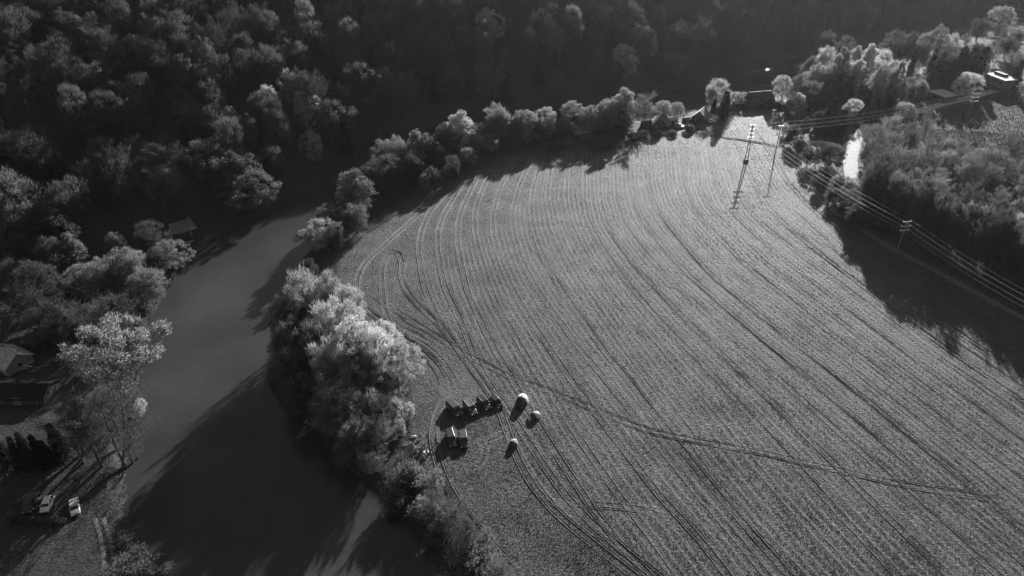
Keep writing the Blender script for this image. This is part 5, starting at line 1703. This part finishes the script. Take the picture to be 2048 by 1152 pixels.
def person(loc, rz, pose, top, legs, label):
    t = thing('person', loc, rz, label, 'person', 'people at the camp')
    n, e = [], []

    def add(p, r, par=None):
        n.append((p, r)); i = len(n) - 1
        if par is not None:
            e.append((par, i))
        return i
    hz = 0.95 if pose != 'sit' else 0.5
    pel = add((0, 0, hz), (0.15, 0.12))
    wst = add((0.01, 0, hz + 0.2), (0.14, 0.105), pel)
    chest = add((0.0, 0, hz + 0.42), (0.17, 0.12), wst)
    nk = add((0.01, 0, hz + 0.56), 0.06, chest)
    hd = add((0.03, 0, hz + 0.67), (0.085, 0.095), nk)
    ht = add((0.02, 0, hz + 0.79), (0.075, 0.085), hd)
    for s in (-1, 1):
        sh = add((0, s * 0.19, hz + 0.48), 0.065, chest)
        if pose == 'reach' and s == 1:
            el = add((0.22, s * 0.24, hz + 0.34), 0.048, sh); wr = add((0.42, s * 0.18, hz + 0.42), 0.036, el)
            hn = add((0.50, s * 0.17, hz + 0.43), (0.03, 0.045), wr)
        elif pose == 'sit':
            el = add((0.08, s * 0.27, hz + 0.2), 0.048, sh); wr = add((0.3, s * 0.2, hz + 0.14), 0.036, el); hn = add((0.38, s * 0.18, hz + 0.13), (0.03, 0.045), wr)
        else:
            el = add((-0.03, s * 0.25, hz + 0.2), 0.048, sh); wr = add((0.06, s * 0.26, hz - 0.04), 0.036, el); hn = add((0.08, s * 0.26, hz - 0.12), (0.03, 0.045), wr)
        for f in range(4):
            q = n[hn][0]
            dx = (0.07, 0, 0) if pose == 'sit' or (pose == 'reach' and s == 1) else (0.015, 0, -0.07 - 0.008 * (f in (1, 2)))
            add((q[0] + dx[0], q[1] + (f - 1.5) * 0.02, q[2] + dx[2]), 0.009, hn)
        q = n[hn][0]
        add((q[0] + 0.05, q[1] - s * 0.03, q[2] - 0.01), 0.01, hn)
        if pose == 'sit':
            hp = add((0.08, s * 0.1, hz - 0.02), 0.095, pel); kn = add((0.46, s * 0.13, hz + 0.02), 0.065, hp); an = add((0.5, s * 0.13, 0.09), 0.042, kn)
        else:
            st = 0.0 if pose == 'stand' else s * 0.16
            hp = add((0.01, s * 0.1, hz - 0.12), 0.095, pel); kn = add((0.04 + st * 0.6, s * 0.11, 0.5), 0.065, hp); an = add((0.0 + st, s * 0.11, 0.09), 0.042, kn)
        q = n[an][0]
        add((q[0] + 0.17, q[1] + s * 0.02, 0.04), (0.045, 0.035), an)
    me = skin_mesh('body', n, e)
    for m_ in (SKIN, CL[top], CL[legs], HAIR):
        me.materials.append(m_)
    for p_ in me.polygons:
        c = p_.center
        hand = (pose != 'sit' and abs(c.y) > 0.21 and c.z < hz - 0.03 and c.z > 0.6) or c.x > 0.34 and c.z > hz + 0.06
        if c.z > hz + 0.57:
            p_.material_index = 3 if (c.z > hz + 0.78 or c.x < 0.0) else 0
        elif hand:
            p_.material_index = 0
        elif c.z > hz + 0.03 and not (pose == 'sit' and c.x > 0.2 and c.z < hz + 0.09):
            p_.material_index = 1
        else:
            p_.material_index = 2
    o = bpy.data.objects.new('body', me)
    COL.objects.link(o); o.parent = t
    f = MB().box((0.13, 0, hz + 0.70), (0.04, 0.03, 0.05)).build('nose', SKIN, t, 0.01)
    return t


def chair(loc, rz, label):
    t = thing('camp_chair', loc, rz, label, 'chair', 'folding chairs at the camp')
    MB().box((0.02, 0, 0.42), (0.5, 0.5, 0.04)).build('seat', CL['mid'], t)
    m = MB(); m.add([(-0.22, -0.25, 0.42), (-0.22, 0.25, 0.42), (-0.36, 0.25, 0.92), (-0.36, -0.25, 0.92), (-0.25, -0.25, 0.42), (-0.25, 0.25, 0.42), (-0.39, 0.25, 0.92), (-0.39, -0.25, 0.92)],
                    [(0, 1, 2, 3), (7, 6, 5, 4), (0, 4, 5, 1), (2, 6, 7, 3), (0, 3, 7, 4), (1, 5, 6, 2)])
    m.build('backrest', CL['pale'], t)
    for sy in (-1, 1):
        MB().tube([(0.26, sy * 0.25, 0), (-0.24, sy * 0.25, 0.45)], 0.015, 5).build('leg', POLE, t)
        MB().tube([(-0.26, sy * 0.25, 0), (0.26, sy * 0.25, 0.45)], 0.015, 5).build('leg', POLE, t)
        MB().tube([(-0.28, sy * 0.26, 0.62), (0.24, sy * 0.26, 0.62)], 0.02, 5).build('armrest', POLE, t)
    return t


def at_px(x, y, h=0.0):
    p = GT(x, y, h)
    return (p[0], p[1], p[2])


person(at_px(871, 887), R(200), 'stand', 'dark', 'dark', 'person in dark clothes standing nearest the dark van')
person(at_px(877, 892), R(150), 'walk', 'pale', 'dark', 'person in a pale top walking beside the dark van')
person(at_px(855, 880), R(-90), 'reach', 'dark', 'mid', 'person in a dark top standing behind the seated group')
person(at_px(850, 896), R(-150), 'stand', 'pale', 'mid', 'person in a pale top standing next to the white table')
a = at_px(834, 899); person(a, R(-20), 'sit', 'pale', 'dark', 'person in a pale top sitting on a folding chair by the fire ring'); chair((a[0] - .02, a[1], a[2]), R(-20), 'folding chair under the person in the pale top')
a = at_px(840, 907); person(a, R(20), 'sit', 'dark', 'dark', 'person in dark clothes sitting beside the white table'); chair((a[0] - .02, a[1], a[2]), R(20), 'folding chair under the seated person in dark clothes')
chair(at_px(826, 893), R(-50), 'empty folding chair beside the seated group')
chair(at_px(841, 876), R(-100), 'empty pale backed folding chair behind the seated group')
t = thing('camp_table', at_px(853, 908), R(30), 'white folding table in front of the seated people', 'table')
MB().box((0, 0, 0.7), (1.1, 0.75, 0.04)).build('table_top', FLY, t)
for sx in (-1, 1):
    for sy in (-1, 1):
        MB().tube([(sx * 0.3, sy * 0.32, 0.0), (sx * 0.48, sy * 0.32, 0.69)], 0.018, 5).build('leg', POLE, t)
a = at_px(853, 908)
bx_ = thing('cool_box', (a[0] + .1, a[1] + .05, a[2] + 0.72), R(10), 'dark cool box standing on the white folding table', 'cool box')
MB().box((0, 0, 0.14), (0.45, 0.3, 0.28)).build('box', CL['dark'], bx_, 0.02); MB().box((0, 0, 0.31), (0.47, 0.32, 0.05)).build('lid', CL['mid'], bx_, 0.01)
# gear on the ground
t = thing('rubber_dinghy', at_px(814, 889), R(40), 'small rubber dinghy lying under the bank trees by the camp', 'boat')
pts = [(0.85 * math.cos(a_ * math.pi / 9), 0.42 * math.sin(a_ * math.pi / 9), 0.16) for a_ in range(19)]
MB().tube(pts, 0.15, 8, False).build('tube', FLY2, t); MB().box((0, 0, 0.07), (1.4, 0.6, 0.06)).build('floor', CL['pale'], t); MB().box((0, 0, 0.24), (0.2, 0.7, 0.05)).build('seat', WOOD, t)
t = thing('camp_bag', at_px(828, 875), R(15), 'white bundle of gear lying behind the chairs', 'bag')
MB().tube([(-0.5, 0, 0.25), (-0.42, 0, 0.25), (0.42, 0, 0.25), (0.5, 0, 0.25)], [0.12, 0.25, 0.25, 0.12], 10).build('sack', FLY, t); MB().tube([(-0.15, 0, 0.5), (0, 0, 0.62), (0.15, 0, 0.5)], 0.02, 5).build('handle', CL['dark'], t)
t = thing('fire_ring', at_px(842, 899), 0, 'ring of stones round the camp fire place', 'fire ring')
for k in range(9):
    MB().box((0.45 * math.cos(k * .7), 0.45 * math.sin(k * .7), 0.08), (0.25, 0.18, 0.2), k * .7, 0.8).build('stone', WALL_G, t)

# ------------------------------------------------------------------ poles and wires
STEEL = mat('pale_steel', 0.55, 0.45, 0.5, 0.1, 3.0)
PCON = mat('pole_concrete', 0.20, 0.85, 0.2, 0.2, 2.0)
PORC = mat('white_insulator', 0.8, 0.3, 0.5, 0.05, 3.0)


def h_from_px(base_px, top_px):
    b = GT(*base_px)
    d = ray(*top_px)
    t = b[1] / d[1]
    return b, CAM_H + d[2] * t - b[2]


def power_pole(name, label, base, h, rz, levels, aframe=False):
    """levels: list of (drop below the top, arm length); returns world points for the wires"""
    t = thing(name, base, rz, label, 'power pole')
    if aframe:
        for s in (-1, 1):
            MB().tube([(s * 0.55, 0, 0.2), (s * 0.14, 0, h)], [0.22, 0.15], 8).build('post', PCON, t)
        for k in range(1, 5):
            f = k / 5
            MB().box((0, 0, h * f), (2 * (0.55 - 0.43 * f), 0.1, 0.12)).build('brace', STEEL, t)
        b = MB().box((0, 0, 0.35), (1.8, 1.2, 1.0), 0, 0.92).build('footing', PCON, t, 0.04)
        MB().box((0, 0, 0.88), (1.6, 1.0, 0.08)).build('footing_cap', CONC, b)
    else:
        MB().tube([(0, 0, -0.5), (0, 0, h)], [0.23, 0.15], 10).build('post', PCON, t)
    W_ = []
    c, s = math.cos(rz), math.sin(rz)
    for dz, ln in levels:
        z = h - dz
        arm = MB().box((0, -0.13, z), (ln, 0.2, 0.22)).build('crossarm', STEEL, t)
        row = []
        for sx in (-1, 1):
            for q in (0.46,):
                x = sx * ln * q
                MB().tube([(x, -0.13, z + 0.08), (x, -0.13, z + 0.2), (x, -0.13, z + 0.24), (x, -0.13, z + 0.42)], [0.08, 0.2, 0.12, 0.16], 8).build('insulator', PORC, arm)
                row.append((base[0] + c * x + s * 0.13, base[1] + s * x - c * 0.13, base[2] + z + 0.4))
        W_ += row
    return W_


b1, h1 = h_from_px((1492, 323), (1505, 250))
mast = power_pole('power_mast', 'tall A shaped power mast with four crossarms standing in the field', b1, h1, R(4), [(0.0, 3.2), (1.7, 2.6), (3.3, 2.6), (4.9, 3.4)], True)
b2, h2 = h_from_px((1790, 514), (1808, 442))
pole2 = power_pole('power_pole', 'power pole with three pale crossarms in front of the dark wood', b2, h2, R(8), [(0.2, 2.8), (1.7, 3.2), (3.1, 2.9)])
b3_, h3 = h_from_px((1549, 314), (1558, 250))
pole3 = power_pole('power_pole', 'slim power pole with one crossarm beside the track at the field corner', b3_, h3, R(10), [(0.3, 2.6)])
b4 = GT(1953, 186, 12.0)
pole4 = power_pole('power_pole', 'power pole with three crossarms beside the pale road', b4, 12.0, R(-12), [(0.2, 3.4), (1.9, 3.4), (3.6, 3.4)])
v = b2 - b1
b5 = b2 + v * 0.75; b5[2] = th(b5[0], b5[1])
pole5 = power_pole('power_pole', 'power pole carrying the wires on along the edge of the wood', b5, 12.5, R(8), [(0.2, 2.8), (1.7, 3.2), (3.1, 2.9)])
WIRE = mat('wire_metal', 0.5, 0.4, 0.5, 0.05, 2.0)


def wire(a, b, sag, label, group):
    a, b = Vector(a), Vector(b)
    pts = []
    for k in range(17):
        f = k / 16
        q = a.lerp(b, f); q.z -= sag * 4 * f * (1 - f)
        pts.append(q)
    o = MB().tube(pts, 0.024, 4).build('power_wire', WIRE)
    tag(o, label, 'wire', group)


for k in range(6):
    wire(mast[k], pole2[k], 1.6, 'power wire between the A shaped mast and the pole before the wood', 'wires from the mast to the wood')
    wire(mast[k], pole4[k], 2.2, 'power wire between the A shaped mast and the pole by the road', 'wires from the mast to the road')
    wire(pole2[k], pole5[k], 1.4, 'power wire running on from the pole before the dark wood', 'wires along the wood')
for k in range(2):
    wire(pole3[k], mast[6 + k], 0.8, 'power wire between the slim pole and the A shaped mast', 'wires from the slim pole')

# fence posts along the pale road
fp = spline(GL([(1850, 231), (1912, 221), (1994, 206), (2060, 194)]), 3.4)
for k, q in enumerate(fp):
    m = MB(); m.tube([(0, 0, -0.4), (0, 0, 1.5), (0, 0, 1.65)], [0.09, 0.08, 0.03], 7)
    o = m.build('fence_post', WOOD)
    o.location = (q[0], q[1], th(*q)); o.rotation_euler = (rng.normal(0, .04), rng.normal(0, .04), 0)
    tag(o, 'timber fence post in the row along the pale road', 'fence post', 'posts along the pale road')

# ------------------------------------------------------------------ undergrowth: banks, belt floor, wood floor
def undergrowth(name, label, P, Lr, Wr, tone, seed, lean=0.7):
    r = np.random.RandomState(seed)
    n = len(P)
    D = r.normal(0, lean, (n, 3)); D[:, 2] = np.abs(D[:, 2]) + 0.6
    D /= np.linalg.norm(D, axis=1)[:, None]
    S = np.cross(D, r.normal(size=(n, 3))); S /= np.linalg.norm(S, axis=1)[:, None]
    L = r.uniform(*Lr, n)[:, None]; W = r.uniform(*Wr, n)[:, None]
    V_ = np.stack([P - S * W / 2, P + S * W / 2, P + D * L], 1).reshape(-1, 3)
    o = bpy.data.objects.new(name, np_mesh(name, V_, np.arange(len(V_)).reshape(-1, 3), TWIG))
    COL.objects.link(o)
    o['tone'] = tone
    tag(o, label, 'undergrowth', kind='stuff')


ur = np.random.RandomState(77)


def near_line(L, n, lo, hi, side):
    q = resample(L, 4000)
    q = q[(q[:, 1] > 60) & (q[:, 1] < 480)]
    i = ur.randint(0, len(q) - 1, n)
    d = q[i + 1] - q[i]; d /= np.linalg.norm(d, axis=1)[:, None] + 1e-9
    nn = np.stack([-d[:, 1], d[:, 0]], 1)
    cl = np.sin(i * 0.05) + np.sin(i * 0.021 + 1) + ur.normal(0, .6, n)
    off = lo + (hi - lo) * ur.rand(n) ** 1.5
    P = q[i] + nn * (off * side)[:, None] + ur.normal(0, 0.3, (n, 2))
    P = P[cl > -1.0]
    P = P[~inside(P, river_poly) | (ur.rand(len(P)) < 0.15)]
    return np.c_[P, terrain(P[:, 0], P[:, 1]) - 0.05]


undergrowth('bank_undergrowth', 'dry reeds and scrub along the field side of the river', near_line(bank_r, 45000, 0.3, 8.0, -1.0), (0.5, 1.5), (0.08, 0.2), .13, 1)
undergrowth('bank_undergrowth', 'dark scrub and roots along the forest side of the river', near_line(bank_l, 30000, 0.2, 6.0, 1.0), (0.4, 1.2), (0.08, 0.2), .08, 2)


def in_poly(poly, n):
    lo, hi = poly.min(0), poly.max(0)
    P = lo + ur.rand(n, 2) * (hi - lo)
    P = P[inside(P, poly)]
    P = P[~inside(P, river_poly)]
    return np.c_[P, terrain(P[:, 0], P[:, 1]) - 0.05]


undergrowth('wood_undergrowth', 'dry brambles and saplings covering the floor of the wood', in_poly(wood, 60000), (0.6, 2.2), (0.08, 0.22), .12, 3)
undergrowth('terrace_undergrowth', 'rough dry grass between the trees on the left bank', in_poly(GL([(-260, 700), (-100, 600), (150, 530), (300, 460), (520, 420), (420, 485), (330, 585), (290, 650), (270, 740), (150, 760), (-50, 740)]), 50000), (0.3, 1.0), (0.06, 0.16), .12, 4)
belt_poly = np.vstack([field_poly[1:19], bank_r[1:24][::-1]])
undergrowth('belt_undergrowth', 'brambles and tall dry grass under the belt trees', in_poly(belt_poly, 90000), (0.4, 1.4), (0.07, 0.2), .15, 5)
colony = GL([(1540, 250), (1560, 200), (1620, 150), (1800, 100), (2060, 70), (2060, 170), (1850, 205), (1720, 240), (1690, 330), (1720, 440), (1640, 395)])
undergrowth('garden_undergrowth', 'hedges and rough grass between the holiday houses', in_poly(colony, 60000), (0.4, 1.5), (0.08, 0.25), .12, 6)
undergrowth('slope_grass', 'rough pale grass on the open slope below the road', in_poly(right_open, 150000), (0.25, 0.9), (0.08, 0.22), .10, 8)
undergrowth('slope_grass', 'dry tall grass between the open slope and the wood', in_poly(GL([(1800, 262), (1850, 262), (1960, 275), (2048, 290), (2300, 300), (2300, 440), (2030, 358), (1900, 330), (1850, 310)]), 90000), (0.3, 1.0), (0.08, 0.22), .10, 10)
undergrowth('lawn_grass', 'rough grass round the parked cars on the left bank', in_poly(left_lawn, 170000), (0.1, 0.34), (0.06, 0.16), .12, 9)
# tufts along the seam between field and scrub
fe = near_line(field_poly[1:18], 30000, -1.5, 2.5, 1.0)
undergrowth('field_edge_grass', 'tall pale grass along the edge of the field', fe, (0.3, 0.9), (0.05, 0.12), .2, 7)

# ------------------------------------------------------------------ haze
HAZE = 0.00004
if HAZE:
    m, ns, lk = nodes_of('haze')
    out = N(ns, 'ShaderNodeOutputMaterial')
    pv = N(ns, 'ShaderNodeVolumePrincipled')
    pv.inputs['Color'].default_value = (0.85, 0.85, 0.85, 1)
    pv.inputs['Density'].default_value = HAZE
    pv.inputs['Anisotropy'].default_value = 0.65
    lk.new(pv.outputs[0], out.inputs['Volume'])
    o = MB().box((0, 1800, 80), (7200, 6400, 176)).build('haze', m)
    tag(o, 'thin pale haze lying over the whole valley', 'haze', kind='stuff')
